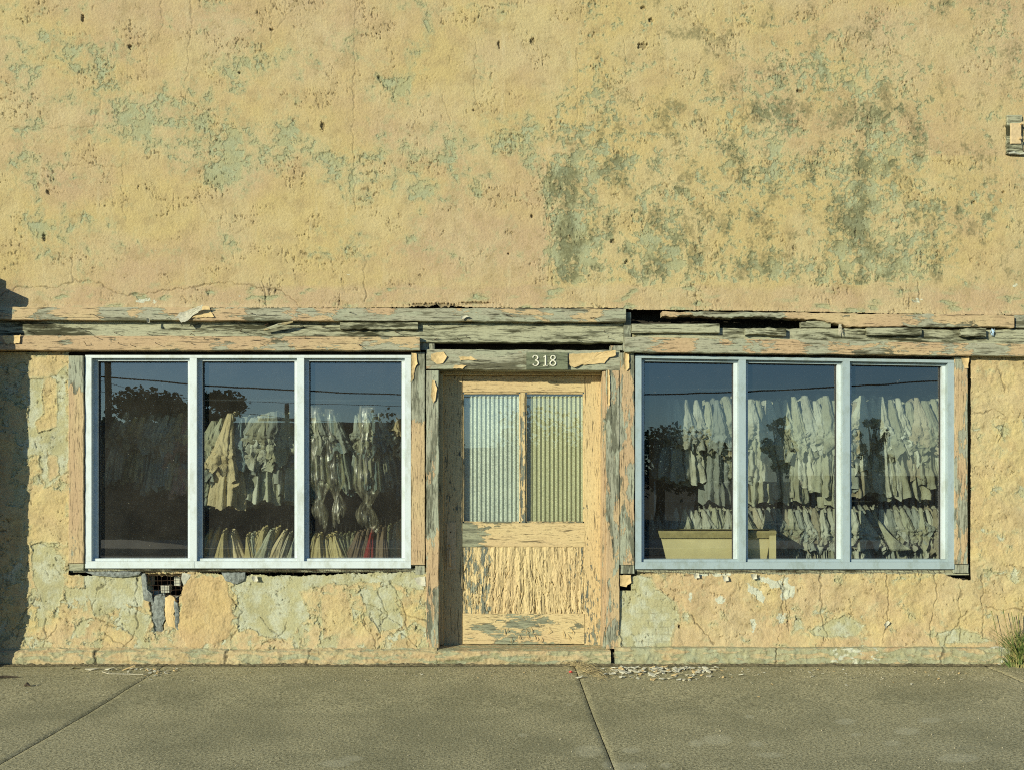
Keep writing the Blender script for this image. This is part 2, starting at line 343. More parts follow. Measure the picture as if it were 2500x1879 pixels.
# ------------------------------------------------------------ mesh helpers
def link(name, me, mat, parent=None, loc=None):
    o = bpy.data.objects.new(name, me); C.objects.link(o)
    if mat: me.materials.append(mat)
    if parent is not None: o.parent = parent
    if loc is not None: o.location = loc
    return o
def tag(o, label=None, cat=None, group=None, kind=None):
    if label: o['label'] = label
    if cat: o['category'] = cat
    if group: o['group'] = group
    if kind: o['kind'] = kind
    return o
def wpos(o):
    p = Vector((0, 0, 0))
    while o is not None: p += o.location; o = o.parent
    return p
def thing(name, label, cat, loc=(0, 0, 0), group=None):
    o = bpy.data.objects.new(name, None); C.objects.link(o); o.location = loc; o.empty_display_size = 0.1
    return tag(o, label, cat, group)
class MB:
    def __init__(s): s.v = []; s.f = []; s.a = []
    def add(s, vs, fs, at=None):
        n = len(s.v); s.v += [tuple(p) for p in vs]; s.f += [tuple(i + n for i in f) for f in fs]
        s.a += list(at) if at is not None else [0.5] * len(vs)
    def box(s, x0, x1, y0, y1, z0, z1):
        s.add([(x, y, z) for x in (x0, x1) for y in (y0, y1) for z in (z0, z1)],
              [(0, 1, 3, 2), (4, 6, 7, 5), (0, 4, 5, 1), (2, 3, 7, 6), (0, 2, 6, 4), (1, 5, 7, 3)])
    def tube(s, pts, r, n=6, cap=True):
        pts = [Vector(p) for p in pts]; rs = r if hasattr(r, '__len__') else [r] * len(pts)
        vs = []; fs = []
        up = Vector((0, 0, 1))
        for i, p in enumerate(pts):
            t = (pts[min(i + 1, len(pts) - 1)] - pts[max(i - 1, 0)])
            if t.length < 1e-9: t = Vector((0, 0, 1))
            t.normalize(); a = t.cross(Vector((0.13, 1, 0.07)) if abs(t.y) < 0.9 else Vector((1, 0.1, 0))); a.normalize(); b = t.cross(a)
            for k in range(n):
                an = 2 * math.pi * k / n; vs.append(p + (a * math.cos(an) + b * math.sin(an)) * rs[i])
        for i in range(len(pts) - 1):
            for k in range(n): fs.append((i * n + k, i * n + (k + 1) % n, (i + 1) * n + (k + 1) % n, (i + 1) * n + k))
        if cap: fs.append(tuple(range(n))[::-1]); fs.append(tuple((len(pts) - 1) * n + k for k in range(n)))
        s.add(vs, fs)
    def build(s, name, mat, parent=None, smooth=False, loc=None, bias=False):
        base = wpos(parent) if parent is not None else Vector((0, 0, 0))
        if loc is not None: base = base + Vector(loc)
        me = bpy.data.meshes.new(name)
        me.from_pydata([(x - base.x, y - base.y, z - base.z) for x, y, z in s.v], [], s.f); me.update()
        if smooth: me.polygons.foreach_set('use_smooth', [True] * len(me.polygons))
        if bias:
            a = me.attributes.new('bias', 'FLOAT', 'POINT'); a.data.foreach_set('value', s.a)
        return link(name, me, mat, parent, loc)
def grid_mesh(name, P, mat, parent=None, attrs={}, keep=None, smooth=True, flip=False):
    """P: (ny,nx,3) array. keep: (ny-1,nx-1) bool"""
    ny, nx = P.shape[:2]
    idx = np.arange(ny * nx, dtype=np.int32).reshape(ny, nx)
    q = np.stack([idx[:-1, :-1], idx[1:, :-1], idx[1:, 1:], idx[:-1, 1:]], -1)
    q = q[keep] if keep is not None else q.reshape(-1, 4)
    if flip: q = q[:, ::-1]
    used = np.zeros(ny * nx, bool); used[q.ravel()] = True
    remap = np.cumsum(used) - 1; q = remap[q]
    base = np.array(wpos(parent) if parent is not None else (0, 0, 0))
    V = (P.reshape(-1, 3) - base)[used].astype(np.float32)
    me = bpy.data.meshes.new(name); nf = len(q)
    me.vertices.add(len(V)); me.vertices.foreach_set('co', V.ravel())
    me.loops.add(nf * 4); me.loops.foreach_set('vertex_index', q.ravel().astype(np.int32))
    me.polygons.add(nf); me.polygons.foreach_set('loop_start', np.arange(0, nf * 4, 4, dtype=np.int32))
    me.polygons.foreach_set('use_smooth', np.full(nf, smooth))
    me.update(calc_edges=True)
    for k, arr in attrs.items():
        if arr.ndim == 2:
            a = me.attributes.new(k, 'FLOAT', 'POINT'); a.data.foreach_set('value', arr.reshape(-1)[used].astype(np.float32))
        else:
            c4 = np.ones((used.sum(), 4), np.float32); c4[:, :3] = arr.reshape(-1, 3)[used]
            a = me.attributes.new(k, 'FLOAT_COLOR', 'POINT'); a.data.foreach_set('color', c4.ravel())
    return link(name, me, mat, parent)

# ============================================================ THE SETTING
B = thing('storefront_building', 'old storefront with peeling yellow stucco wall, two display windows and a door', 'building', (0, 0, 0))

# ---- upper stucco wall
def px_grid(u0, u1, v0, v1, step):
    u = np.arange(u0, u1 + step, step, dtype=np.float32); v = np.arange(v0, v1 + step, step, dtype=np.float32)
    return np.meshgrid(u, v)
def cracks(u, v, lst, w=1.4):
    """thin wandering cracks: returns 0..1"""
    r = np.zeros(u.shape, np.float32)
    for pts in lst:
        xs = [p[0] for p in pts]; ys = [p[1] for p in pts]
        sel = (u > min(xs) - 14) & (u < max(xs) + 14) & (v > min(ys) - 14) & (v < max(ys) + 14)
        if not sel.any(): continue
        uu, vv = u[sel], v[sel]
        d = linedist(uu + 9 * pn(uu / 26, vv / 26, 5) + 4 * pn(uu / 8, vv / 8, 6), vv + 9 * pn(uu / 26, vv / 26, 7) + 4 * pn(uu / 8, vv / 8, 8), pts)
        wm = w * (0.5 + 1.2 * np.clip(0.5 + pn(uu / 30, vv / 30, 9) * 1.5, 0, 1))
        r[sel] = np.maximum(r[sel], 1 - sst(wm * 0.6, wm * 1.6, d))
    return r

U, V = px_grid(-60, 2560, -70, 776, 1.5)
wu = U + 14 * fbm(U / 60, V / 60, 3, 1); wv = V + 14 * fbm(U / 60, V / 60, 3, 2)
big = fbm(wu / 150, wv / 120, 6, 3, 0.58); med = fbm(wu / 40, wv / 38, 6, 4, 0.66); fine = fbm(U / 13, V / 14, 4, 5, 0.7)
left = gauss(U, V, [(190, 150, 150, 70, .5), (320, 330, 120, 80, .6), (520, 330, 130, 90, .55), (120, 25, 160, 40, .45), (590, 180, 120, 60, .4),
     (760, 360, 120, 70, .4), (940, 200, 80, 60, .45), (1010, 400, 150, 60, .5), (1210, 350, 120, 60, .55), (1000, 480, 140, 60, .4), (60, 290, 50, 60, .4),
     (160, 500, 90, 70, .35), (200, 640, 60, 50, .4), (560, 440, 90, 50, .35), (110, 560, 60, 60, .3), (820, 580, 60, 40, .2), (1050, 70, 60, 60, .25), (1230, 130, 60, 70, .15)])
right = gauss(U, V, [(1390, 470, 70, 110, .85), (1400, 620, 75, 80, .8), (1480, 400, 80, 50, .45), (1610, 650, 70, 70, .6), (1590, 530, 90, 60, .3), (1470, 250, 110, 70, .35), (1560, 160, 40, 30, .3),
     (1950, 170, 150, 55, .45), (2100, 190, 110, 50, .45), (1850, 280, 150, 70, .35), (2130, 400, 90, 130, .6), (2080, 560, 70, 120, .6), (1920, 430, 120, 70, .4), (2180, 640, 90, 80, .6),
     (1900, 660, 200, 45, .5), (2260, 560, 60, 120, .35), (2230, 330, 90, 90, .25), (2400, 500, 60, 60, .4), (2420, 90, 50, 60, .35), (1750, 420, 200, 120, .22), (1700, 590, 200, 100, .2), (1450, 330, 90, 50, .3)])
inR = sst(1318, 1345, U + 8 * pn(U / 30, V / 30, 12)) * sst(180, 420, V + 60 * pn(U / 90, V / 90, 13)) + sst(1330, 1500, U) * 0.8
inR = np.clip(inR, 0, 1) * (1 - sst(676, 706, V + 14 * pn(U / 60, V / 20, 14)) )
peelL = (left * 0.85 + big * 0.55 + med * 0.42 + fine * 0.22 - 0.52)
peelR = (right * 0.95 + med * 0.66 + fine * 0.62 + big * 0.30 - 0.58)
peel = np.where(inR > 0.3, np.maximum(peelR, peelL - 0.2), peelL)
lowband = sst(690, 712, V + 16 * fbm(U / 90, V / 40, 3, 15))
peel = peel * (1 - lowband) + lowband * (-0.5 + 1.1 * np.clip(fbm(wu / 60, V / 25, 4, 16) + 0.02, -1, 1) )
pink = 0.45 + 0.9 * fbm(wu / 260, wv / 150, 4, 20) + gauss(U, V, [(1190, 560, 150, 150, .6), (350, 620, 260, 60, .4), (430, 60, 260, 60, .35), (2400, 330, 120, 300, .2), (150, 380, 140, 80, .25), (2490, 120, 60, 150, .3)])
pink = pink - gauss(U, V, [(20, 560, 110, 150, .9), (700, 560, 280, 120, .5), (1650, 470, 320, 250, .45), (1500, 120, 260, 160, .5), (300, 520, 120, 60, .4)]) + lowband * 0.65
pink = np.where((U > 1335 + 5 * pn(V / 12, U / 60, 22)) & (V > 380), pink - 0.35, pink)
grime = np.clip(inR * (0.22 + 1.3 * fbm(wu / 60, wv / 90, 6, 24, 0.66) + 0.45 * right), 0, 1) + np.clip(fbm(U / 150, V / 60, 4, 25) * 0.5, 0, .25)
grime = grime + 0.25 * np.clip(fbm(U / 9, V / 70, 3, 26), 0, 1) * inR
white = gauss(U, V, [(355, 735, 50, 10, .5), (110, 715, 40, 8, .3), (590, 725, 30, 9, .35), (365, 610, 22, 16, .34), (355, 570, 20, 14, .3), (2230, 735, 40, 12, .4), (850, 668, 14, 10, .32), (2140, 470, 16, 20, .32), (2480, 700, 14, 10, .45), (1700, 640, 10, 10, .4)]) + 0.35 * fbm(U / 22, V / 14, 3, 28)
# small crusty flakes with real relief
crustmask = np.clip(0.22 + 1.9 * fbm(wu / 100, wv / 75, 5, 30), 0, 1)
cf = fbm(U / 10, V / 13, 4, 31, 0.72); chips = sst(0.38, 0.46, cf) * sst(0.3, 0.9, crustmask)
ter = fbm(wu / 55, wv / 50, 6, 33, 0.66); ter2 = fbm(wu / 30, wv / 34, 5, 35, 0.68)
terr = sst(0.0, 0.035, ter) * (0.25 + 0.75 * crustmask) + 0.8 * sst(0.16, 0.20, ter2) * (0.25 + 0.75 * crustmask) + 0.6 * sst(-0.25, -0.21, ter2)
CR = [[(393, -70), (398, 60), (384, 95)], [(470, -70), (466, 60), (458, 180), (452, 200)], [(663, -70), (663, 95)], [(690, -70), (700, 40), (680, 70)], [(868, -70), (868, 80), (862, 330), (868, 520)],
      [(1040, 0), (1048, 60)], [(1160, 90), (1160, 260)], [(298, 400), (300, 480), (308, 540)], [(120, 405), (300, 408)], [(0, 330), (30, 310), (230, 312), (250, 240)], [(175, 610), (175, 690)],
      [(0, 725), (45, 700), (140, 702), (180, 687), (240, 690), (300, 722), (400, 712), (480, 700), (560, 690), (690, 712), (730, 745)], [(320, 470), (316, 520)], [(1788, 20), (1800, 150), (1812, 170), (1815, 330), (1812, 400)],
      [(1600, 380), (1700, 384)], [(1345, 560), (1347, 700)], [(1336, 400), (1336, 560)], [(1750, 220), (1735, 200), (1690, 190)], [(2065, 560), (2068, 620)], [(2240, 690), (2243, 740)], [(1700, 700), (1702, 745)], [(575, 570), (600, 560)], [(1525, 100), (1528, 190)],
      [(2160, 80), (2180, 130), (2230, 150)], [(2390, 500), (2500, 505)], [(1080, 230), (1100, 300), (1090, 350)], [(640, 660), (650, 745)], [(890, 620), (893, 740)], [(1410, 120), (1408, 330)]]
ck = cracks(U, V, CR, 0.95) * (0.45 + 0.55 * sst(660, 700, V))
vf = fbm(U / 5, V / 26, 4, 60, 0.7); vr = sst(0.50, 0.60, vf) * sst(0.3, 0.8, crustmask)
# chipped gouges like the photo's dark nicks
gouge = np.zeros_like(U)
for (gx, gy, sx, sy) in [(317, 115, 5, 7), (1568, 113, 13, 8), (1952, 224, 8, 5), (925, 190, 3, 5), (2377, 494, 5, 4), (1218, 110, 3, 10), (788, 310, 6, 11), (585, 178, 3, 4), (118, 470, 5, 6), (1241, 620, 3, 3), (1299, 528, 4, 5), (108, 580, 5, 10), (663, 73, 5, 3), (202, 45, 3, 12), (1570, 20, 7, 4), (1589, 50, 6, 5), (1300, 100, 6, 8), (1160, 740, 40, 3), (1063, 745, 60, 5), (1530, 640, 5, 5), (1497, 590, 6, 6), (2450, 470, 4, 3)]:
    sel = (abs(U - gx) < sx * 3) & (abs(V - gy) < sy * 3)
    q = np.exp(-((U[sel] - gx) / sx) ** 2 - ((V[sel] - gy) / sy) ** 2) + 0.55 * fbm(U[sel] / 5, V[sel] / 5, 2, 40)
    gouge[sel] = np.maximum(gouge[sel], sst(0.35, 0.55, q))
pmask = sst(-0.01, 0.04, peel)
H = 0.006 * fbm(U / 130, V / 130, 4, 50) + 0.0035 * (1 - pmask) - 0.008 * chips + 0.0012 * terr - 0.006 * vr + 0.0018 * fbm(U / 5, V / 5, 2, 51) - 0.018 * gouge - 0.007 * ck
edge = 752 + 5 * sst(1500, 1560, U) + 12 * sst(1560, 2500, U) - 9 * np.clip(np.exp(-((U - 1060) / 75) ** 2), 0, 1) * (0.6 + fbm(U / 12, U * 0, 2, 55)) + 1.6 * fbm(U / 9, U * 0 + 3, 3, 56)
H = H + 0.012 * sst(-10, 0, V - edge)
P = np.stack([(U - VX) / S, -H, EYE + (VY - V) / S], -1)
keep = (V < edge)[:-1, :-1]
dk = np.clip(gouge * 0.5 + ck * 0.35 + 0.45 * vr + 0.4 * chips, 0, 1)  # gouges, cracks and chip pits also painted darker, as their shade
A1 = np.stack([peel, np.clip(pink, 0, 1), np.clip(grime, 0, 1)], -1); A2 = np.stack([np.clip(white, 0, 1), dk, np.zeros_like(U)], -1)
grid_mesh('upper_wall', P, M_WALL, B, {'maska': A1, 'maskb': A2}, keep)

# ---- lower walls (beside and below the windows)
def lower_wall(u0, u1, regions, bare, patches, cr, holes, name, top, extra_white=[], smoothp=[], pinks=[], label=None, base_cov=0.62, edge_cr=1.0, brickzone=None):
    U, V = px_grid(u0, u1, 860, 1600, 1.5)
    wu = U + 12 * fbm(U / 34, V / 34, 5, 61, 0.6); wv = V + 12 * fbm(U / 34, V / 34, 5, 62, 0.6)
    n = fbm(wu / 50, wv / 50, 6, 63, 0.62); n2 = fbm(U / 12, V / 12, 4, 64, 0.68)
    peel = n * 0.9 + n2 * 0.18 - base_cov
    for poly, a in bare: peel = np.maximum(peel, -1 * (a < .1) + np.clip(sdf(wu * 0.6 + U * 0.4, wv * 0.6 + V * 0.4, poly) / 22, -a, 0.5))
    for poly in patches: peel = np.minimum(peel, -np.clip(sdf(wu * 0.5 + U * 0.5, wv * 0.5 + V * 0.5, poly) / 18, -0.9, 0.6))
    smooth = np.zeros_like(U)
    for poly in smoothp:
        sd = sdf(U + 14 * fbm(U / 30, V / 30, 4, 3), V + 10 * fbm(U / 30, V / 30, 4, 5), poly); smooth = np.maximum(smooth, sst(-1, 3, sd))
    peel = np.where(smooth > 0.5, -0.4, peel)
    pmask = sst(-0.01, 0.035, peel + 0.10 * pn(U / 4, V / 4, 65))
    # curled lip: paint rises right at the edge of each flake
    lip = np.exp(-((peel + 0.05) / 0.05) ** 2)
    blister = (sst(0.06, 0.10, fbm(wu / 42, wv / 42, 6, 66, 0.64)) + 0.7 * sst(-0.2, -0.16, fbm(wu / 30, wv / 36, 6, 86, 0.64))) * (1 - smooth)
    crust = -sst(0.40, 0.50, fbm(U / 10, V / 12, 4, 67, 0.7)) * sst(-0.1, 0.3, fbm(U / 60, V / 60, 3, 68)) * (1 - smooth)
    ck = cracks(U, V, cr, 1.05)
    em = np.clip(0.45 + 2.2 * fbm(U / 45, V / 45, 4, 88), 0.06, 1)
    H = 0.007 * (1 - pmask) * em + 0.007 * lip * (1 - pmask) * edge_cr * em + 0.0016 * blister + 0.009 * crust + 0.007 * smooth + 0.0016 * fbm(U / 5, V / 5, 2, 69) * (1 + smooth) + 0.012 * fbm(U / 120, V / 120, 2, 70) - 0.008 * ck
    flare = 0.035 * sst(1500, 1600, V); H = H + flare
    pink = 0.4 + 0.9 * fbm(wu / 120, wv / 90, 3, 71) + (gauss(U, V, pinks) if pinks else 0) + 0.5 * sst(1500, 1590, V)
    grime = 0.25 + 0.8 * fbm(wu / 50, wv / 60, 4, 72) + 0.25 * sst(1480, 1580, V) * (fbm(U / 30, V / 20, 3, 73) + 0.5)
    grime = grime * np.where(pmask > 0.5, 0.7, 0.4)
    white = 0.45 * fbm(U / 26, V / 26, 3, 74) + (gauss(U, V, extra_white) if extra_white else 0)
    dark = np.clip(ck * 0.45 - 0.4 * crust, 0, 1)  # painted shade of cracks and pits, on top of their relief
    if brickzone:
        bz = sst(0, 8, sdf(U, V, brickzone)); rows = np.floor((V + 3 * pn(U / 25, V / 25, 80)) / 17)
        fu = np.abs(((U + (rows % 2) * 16 + 3 * pn(U / 20, V / 20, 81)) / 32) % 1 - 0.5) * 32; fv = np.abs(((V + 3 * pn(U / 25, V / 25, 80)) / 17) % 1 - 0.5) * 17
        ln = np.maximum(sst(13.6, 15.2, fu), sst(6.6, 7.9, fv)) * bz * np.clip(0.5 + 1.6 * fbm(U / 30, V / 30, 3, 82) + sst(1440, 1560, V) * 0.4, 0, 1)
        H = H - 0.002 * ln; dark = np.maximum(dark, ln * 0.22 * sst(1440, 1520, V))
    kp = np.zeros(U.shape, bool)
    for (a, b, c, d) in regions: kp |= (U >= a) & (U < b) & (V >= c) & (V < d)
    tt = top(U) + 3.0 * fbm(U / 10, U * 0 + 7, 3, 75) + 4 * fbm(U / 40, U * 0 + 2, 2, 76)
    below = sst(-4, 2, V - tt)
    if name: kp &= ~((V < tt) & (U > regions[0][5 - 5] - 1e9) & inwin(U, V))
    for poly in holes:
        sd = sdf(U + 5 * pn(U / 9, V / 9, 77), V + 5 * pn(U / 9, V / 9, 78), poly)
        H = H - 0.045 * sst(0, 4, sd); kp &= ~(sd > 6); dark = np.maximum(dark, 0.5 * sst(0, 3, sd))
    ph = smooth * 0.5
    P = np.stack([(U - VX) / S, -H - 0.004, EYE + (VY - V) / S], -1)
    A1 = np.stack([peel, np.clip(pink, 0, 1), np.clip(grime, 0, 1)], -1); A2 = np.stack([np.clip(white, 0, 1), dark, ph], -1)
    o = grid_mesh('lower_wall', P, M_LOW, B, {'maska': A1, 'maskb': A2}, kp[:-1, :-1])
    if label: o['label'] = label
    return o
inwin = lambda U, V: (U > 168) & (U < 1046) & (V < 1450)
def randcr(u0, u1, v0, v1, n, seed):
    r = random.Random(seed); out = []
    for i in range(n):
        x = r.uniform(u0, u1); y = r.uniform(v0, v1); pts = [(x, y)]; a = r.uniform(-0.6, 0.6) + (math.pi / 2 if r.random() < 0.7 else 0)
        for k in range(r.randint(2, 5)): a += r.uniform(-0.6, 0.6); x += 22 * math.cos(a); y += 22 * math.sin(a); pts.append((x, y))
        out.append(pts)
    return out
bareL = [([(-60, 885), (72, 885), (72, 1060), (60, 1200), (72, 1380), (40, 1560), (-60, 1560)], .06),
         ([(70, 925), (120, 925), (160, 895), (168, 1090), (166, 1150), (110, 1190), (95, 1110), (70, 1110)], .9),
         ([(205, 1395), (345, 1400), (350, 1480), (300, 1470), (262, 1500), (232, 1500), (212, 1440)], .9),
         ([(290, 1470), (370, 1500), (350, 1560), (300, 1530)], .4),
         ([(560, 1398), (1030, 1395), (1035, 1440), (930, 1420), (800, 1425), (640, 1460), (580, 1440)], .7),
         ([(590, 1440), (720, 1430), (760, 1500), (700, 1560), (640, 1550), (570, 1500)], .6),
         ([(880, 1440), (960, 1440), (985, 1520), (930, 1545), (900, 1500)], .5),
         ([(75, 1330), (120, 1320), (160, 1370), (150, 1480), (110, 1490), (90, 1430)], .35)]
patchL = [[(113, 920), (138, 925), (142, 1000), (140, 1040), (95, 1058), (85, 1030), (108, 1010), (100, 960)],
          [(115, 1105), (142, 1110), (145, 1160), (120, 1175)], [(70, 868), (165, 868), (150, 900), (120, 920), (70, 920)],
          [(70, 1180), (165, 1200), (165, 1330), (75, 1320)], [(-60, 1040), (40, 1060), (30, 1180), (-60, 1150)], [(0, 1230), (60, 1240), (60, 1330), (-20, 1330)],
          [(780, 1450), (850, 1440), (870, 1530), (790, 1560)], [(-60, 868), (72, 868), (72, 885), (20, 892), (-60, 890)]]
smoothL = [[(455, 1412), (505, 1400), (545, 1410), (568, 1465), (572, 1530), (545, 1565), (500, 1578), (450, 1575), (436, 1520), (440, 1450)]]
holeL = [[(348, 1399), (470, 1399), (452, 1420), (438, 1470), (432, 1540), (405, 1515), (398, 1545), (378, 1540), (366, 1480), (362, 1430)]]
crL = randcr(75, 165, 900, 1560, 5, 1) + randcr(200, 1030, 1420, 1570, 13, 2) + [[(338, 1400), (332, 1480), (336, 1530)], [(955, 1420), (985, 1480), (1000, 1560)], [(565, 1460), (590, 1490), (570, 1560)], [(925, 1440), (945, 1500), (925, 1560)]]
lower_wall(-60, 1048, [(-60, 172, 860, 1600), (170, 1046, 1380, 1600)], bareL, patchL, crL, holeL, 'l', lambda U: 1399 + 4 * np.sin(U / 90), extra_white=[(310, 1460, 30, 20, .25), (960, 1405, 60, 8, .3), (700, 1400, 20, 8, .3)],
           smoothp=smoothL, pinks=[(800, 1430, 60, 20, .4), (420, 1580, 400, 20, .4)], label='cracked and flaking plaster below the left window', base_cov=0.17)
inwin = lambda U, V: (U > 1500) & (U < 2368) & (V < 1450)
bareR = [([(1512, 1400), (1590, 1408), (1600, 1440), (1650, 1470), (1655, 1510), (1630, 1580), (1512, 1580)], .9),
         ([(1940, 1500), (1960, 1530), (1935, 1545)], .5), ([(1975, 1535), (2060, 1500), (2110, 1525), (2090, 1550), (1990, 1552)], .6), ([(2290, 1545), (2340, 1530), (2420, 1560), (2300, 1570)], .5)]
crR = [[(1915, 1400), (1915, 1440), (1900, 1560)], [(2005, 1395), (2003, 1500), (2020, 1560)], [(2165, 1395), (2168, 1500), (2150, 1570)], [(2280, 1405), (2290, 1450), (2270, 1520), (2272, 1570)], [(1685, 1500), (1740, 1570)],
       [(1905, 1420), (1920, 1470), (1925, 1540)], [(2300, 1570), (2360, 1490)], [(1670, 1400), (1700, 1405)], [(2440, 900), (2455, 960)], [(2380, 1010), (2430, 1000), (2450, 1012)], [(2455, 1030), (2440, 1080)], [(2400, 1400), (2395, 1560)], [(2345, 1420), (2340, 1560)], [(2400, 1480), (2500, 1490)]]
lower_wall(1506, 2560, [(1540, 2340, 1380, 1600), (2336, 2560, 860, 1600), (1500, 1545, 1440, 1600)], bareR, [], crR, [[(1654, 1524), (1664, 1526), (1660, 1536), (1652, 1533)]], 'r',
           lambda U: 1398 + 6 * sst(1600, 1520, U) + 16 * sst(2290, 2340, U), extra_white=[(1835, 1440, 22, 14, .7), (1855, 1460, 12, 12, .6), (1925, 1440, 20, 30, .75), (1890, 1425, 18, 14, .6), (1757, 1461, 14, 12, .7), (1686, 1465, 7, 16, .65), (1905, 1510, 16, 14, .6), (1838, 1525, 7, 22, .6), (1740, 1402, 60, 5, .6), (1860, 1412, 14, 8, .6)],
           pinks=[(1720, 1480, 160, 90, .75), (2030, 1450, 80, 60, .4), (2200, 1470, 120, 70, .3)], label='pink and tan plaster below the right window, grey bared corner', base_cov=0.50, edge_cr=0.8,
           brickzone=[(1550, 1410), (1590, 1420), (1650, 1480), (1650, 1590), (1540, 1590)])

# ---- building shell, room
def panel(name, x0, x1, y0, y1, z0, z1, mat, parent=B):
    m = MB(); m.box(x0, x1, y0, y1, z0, z1); return m.build(name, mat, parent)
panel('side_wall', -4.6, -4.3, 0.03, 6, -0.1, 5.6, M_BRICK); panel('side_wall', 4.5, 4.8, 0.03, 6, -0.1, 5.6, M_BRICK)
panel('rear_wall', -4.3, 4.5, 5.8, 6.0, -0.1, 5.6, M_BRICK); panel('roof', -4.3, 4.5, 0.06, 5.8, 5.3, 5.5, M_FARR)
panel('room_floor', -4.28, 4.48, 0.10, 5.78, -0.05, 0.08, M_ROOMF)
panel('room_ceiling', -4.28, 4.48, 0.30, 5.78, 2.78, 2.83, plain('ceiling_board', (0.45, 0.42, 0.34), 0.9, 0.15, 4))
panel('room_wall', -4.27, 4.47, 3.4, 3.45, 0.08, 2.78, M_ROOMW)
panel('room_wall', X(185, .3), X(198, .3), 0.10, 3.4, 0.08, 2.78, M_ROOMW)
panel('partition', X(1030, .3), X(1042, .3), 0.22, 3.4, 0.08, 2.78, M_ROOMW)
panel('partition', X(1508, .3), X(1520, .3), 0.22, 3.4, 0.08, 2.78, M_ROOMW)
panel('room_wall', X(2352, .3), X(2366, .3), 0.10, 3.4, 0.08, 2.78, M_ROOMW)
# dark linings that close the wall behind trim; header ones added to block sun
panel('header_sun_block', -4.28, 4.48, 0.16, 0.19, Z(862, .16), 3.2, M_DARK)
panel('header_sun_block', -4.28, 4.48, 0.035, 0.16, Z(868, .0) , Z(858, .0), M_DARK)
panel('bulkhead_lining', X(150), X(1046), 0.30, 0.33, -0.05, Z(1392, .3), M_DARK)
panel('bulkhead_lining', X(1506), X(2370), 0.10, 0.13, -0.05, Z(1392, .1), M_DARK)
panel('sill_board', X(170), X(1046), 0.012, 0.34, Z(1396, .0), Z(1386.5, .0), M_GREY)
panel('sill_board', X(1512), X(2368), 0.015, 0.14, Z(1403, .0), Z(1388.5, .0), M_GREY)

# ---- boards
def board(name, axis, a0, a1, b0, b1, yf, th, mat, parent=B, jit=1.0, bias=0.6, seg=9, taper=0, seed=0, label=None):
    """axis 'h': a=px x range, b=py top/bottom (numbers or functions of a). axis 'v': a=py range, b=px left/right."""
    f0 = b0 if callable(b0) else (lambda a, c=b0: c); f1 = b1 if callable(b1) else (lambda a, c=b1: c)
    fb = bias if callable(bias) else (lambda a, c=bias: c)
    n = max(3, int(abs(a1 - a0) / seg)); m = MB(); vs = []; fs = []; at = []
    bev = 1.0
    for i in range(n + 1):
        a = a0 + (a1 - a0) * i / n
        j = lambda k, s_=1.0: s_ * jit * (mnoise.noise(Vector((a / 17.0, k * 7.3 + seed, seed * 1.7))) * 1.3 + mnoise.noise(Vector((a / 90.0, k * 3.1, seed))) * 1.5)
        p = f0(a) + j(0); q = f1(a) + j(1); yo = j(2) * 0.0015; y = yf + yo
        prof = [(p, yf + th), (p, y + 0.003), (p + bev, y), ((p + q) / 2, y + j(3) * 0.001), (q - bev, y), (q, y + 0.003), (q, yf + th)]
        aj = a + (j(4) * 1.5 if i in (0, n) else 0)
        for bb, yy in prof:
            vs.append((X(aj, yf), yy, Z(bb, yf)) if axis == 'h' else (X(bb, yf), yy, Z(aj, yf)))
            at.append(fb(a))
    k = 7
    for i in range(n):
        for c in range(k): fs.append((i * k + c, i * k + (c + 1) % k, (i + 1) * k + (c + 1) % k, (i + 1) * k + c))
    fs.append(tuple(range(k))[::-1]); fs.append(tuple(n * k + c for c in range(k)))
    m.add(vs, fs, at); o = m.build(name, mat, parent, bias=True)
    if label: o['label'] = label
    return o
slope = lambda y0, y1, x0, x1: (lambda a: y0 + (y1 - y0) * (a - x0) / (x1 - x0))
ns = lambda a, s, k: mnoise.noise(Vector((a / s, k, 0.3)))
topb = board('header_board', 'h', -60, 1527, slope(750, 754, 0, 1500), slope(781, 786, 0, 1500), -0.10, 0.13, M_WH, jit=1.0, bias=lambda a: 0.50 + 0.8 * ns(a, 90, 1), seed=1, label='long upper board with tan paint flaking off')
midb = board('header_board', 'h', -60, 1522, lambda a: 783 + 4 * (a / 1500), lambda a: 822 + 14 * (1 if a > 1020 else 0) - (3 * ns(a, 25, 5) if a > 1200 else 0), -0.035, 0.10, M_GREY, jit=0.8, bias=-0.1, seed=2, label='bare grey weathered board in the middle of the header')
lowb = board('header_board', 'h', -60, 1024, slope(819, 823, 0, 1000), slope(855, 855, 0, 1000), -0.09, 0.14, M_WH, jit=0.8, bias=lambda a: 0.72 + 0.7 * ns(a, 100, 3), seed=3, label='lower header board with salmon paint over the left window')
board('header_board', 'h', 1000, 1545, 856, 858.5, 0.03, 0.08, M_GREY, jit=0.4, bias=-0.3, seed=4)
doorh = board('door_header', 'h', 1041, 1512, slope(853, 856, 1040, 1510), slope(901, 904, 1040, 1510), -0.03, 0.16, M_WH, jit=1.0, bias=lambda a: -0.05 + (0.25 if a < 1110 else 0) + (0.2 if a > 1390 else 0), seed=5, label='grey board over the door with remnants of tan paint')
board('header_post', 'v', 765, 857, 1523, 1541, -0.05, 0.12, M_WV, jit=1.0, bias=0.2, seed=6)
board('header_block', 'v', 838, 856, 1024, 1062, -0.01, 0.08, M_WV, jit=1.0, bias=-0.2, seed=7)
board('header_block', 'v', 845, 857, 1490, 1528, -0.03, 0.08, M_WV, jit=1.0, bias=0.2, seed=8)
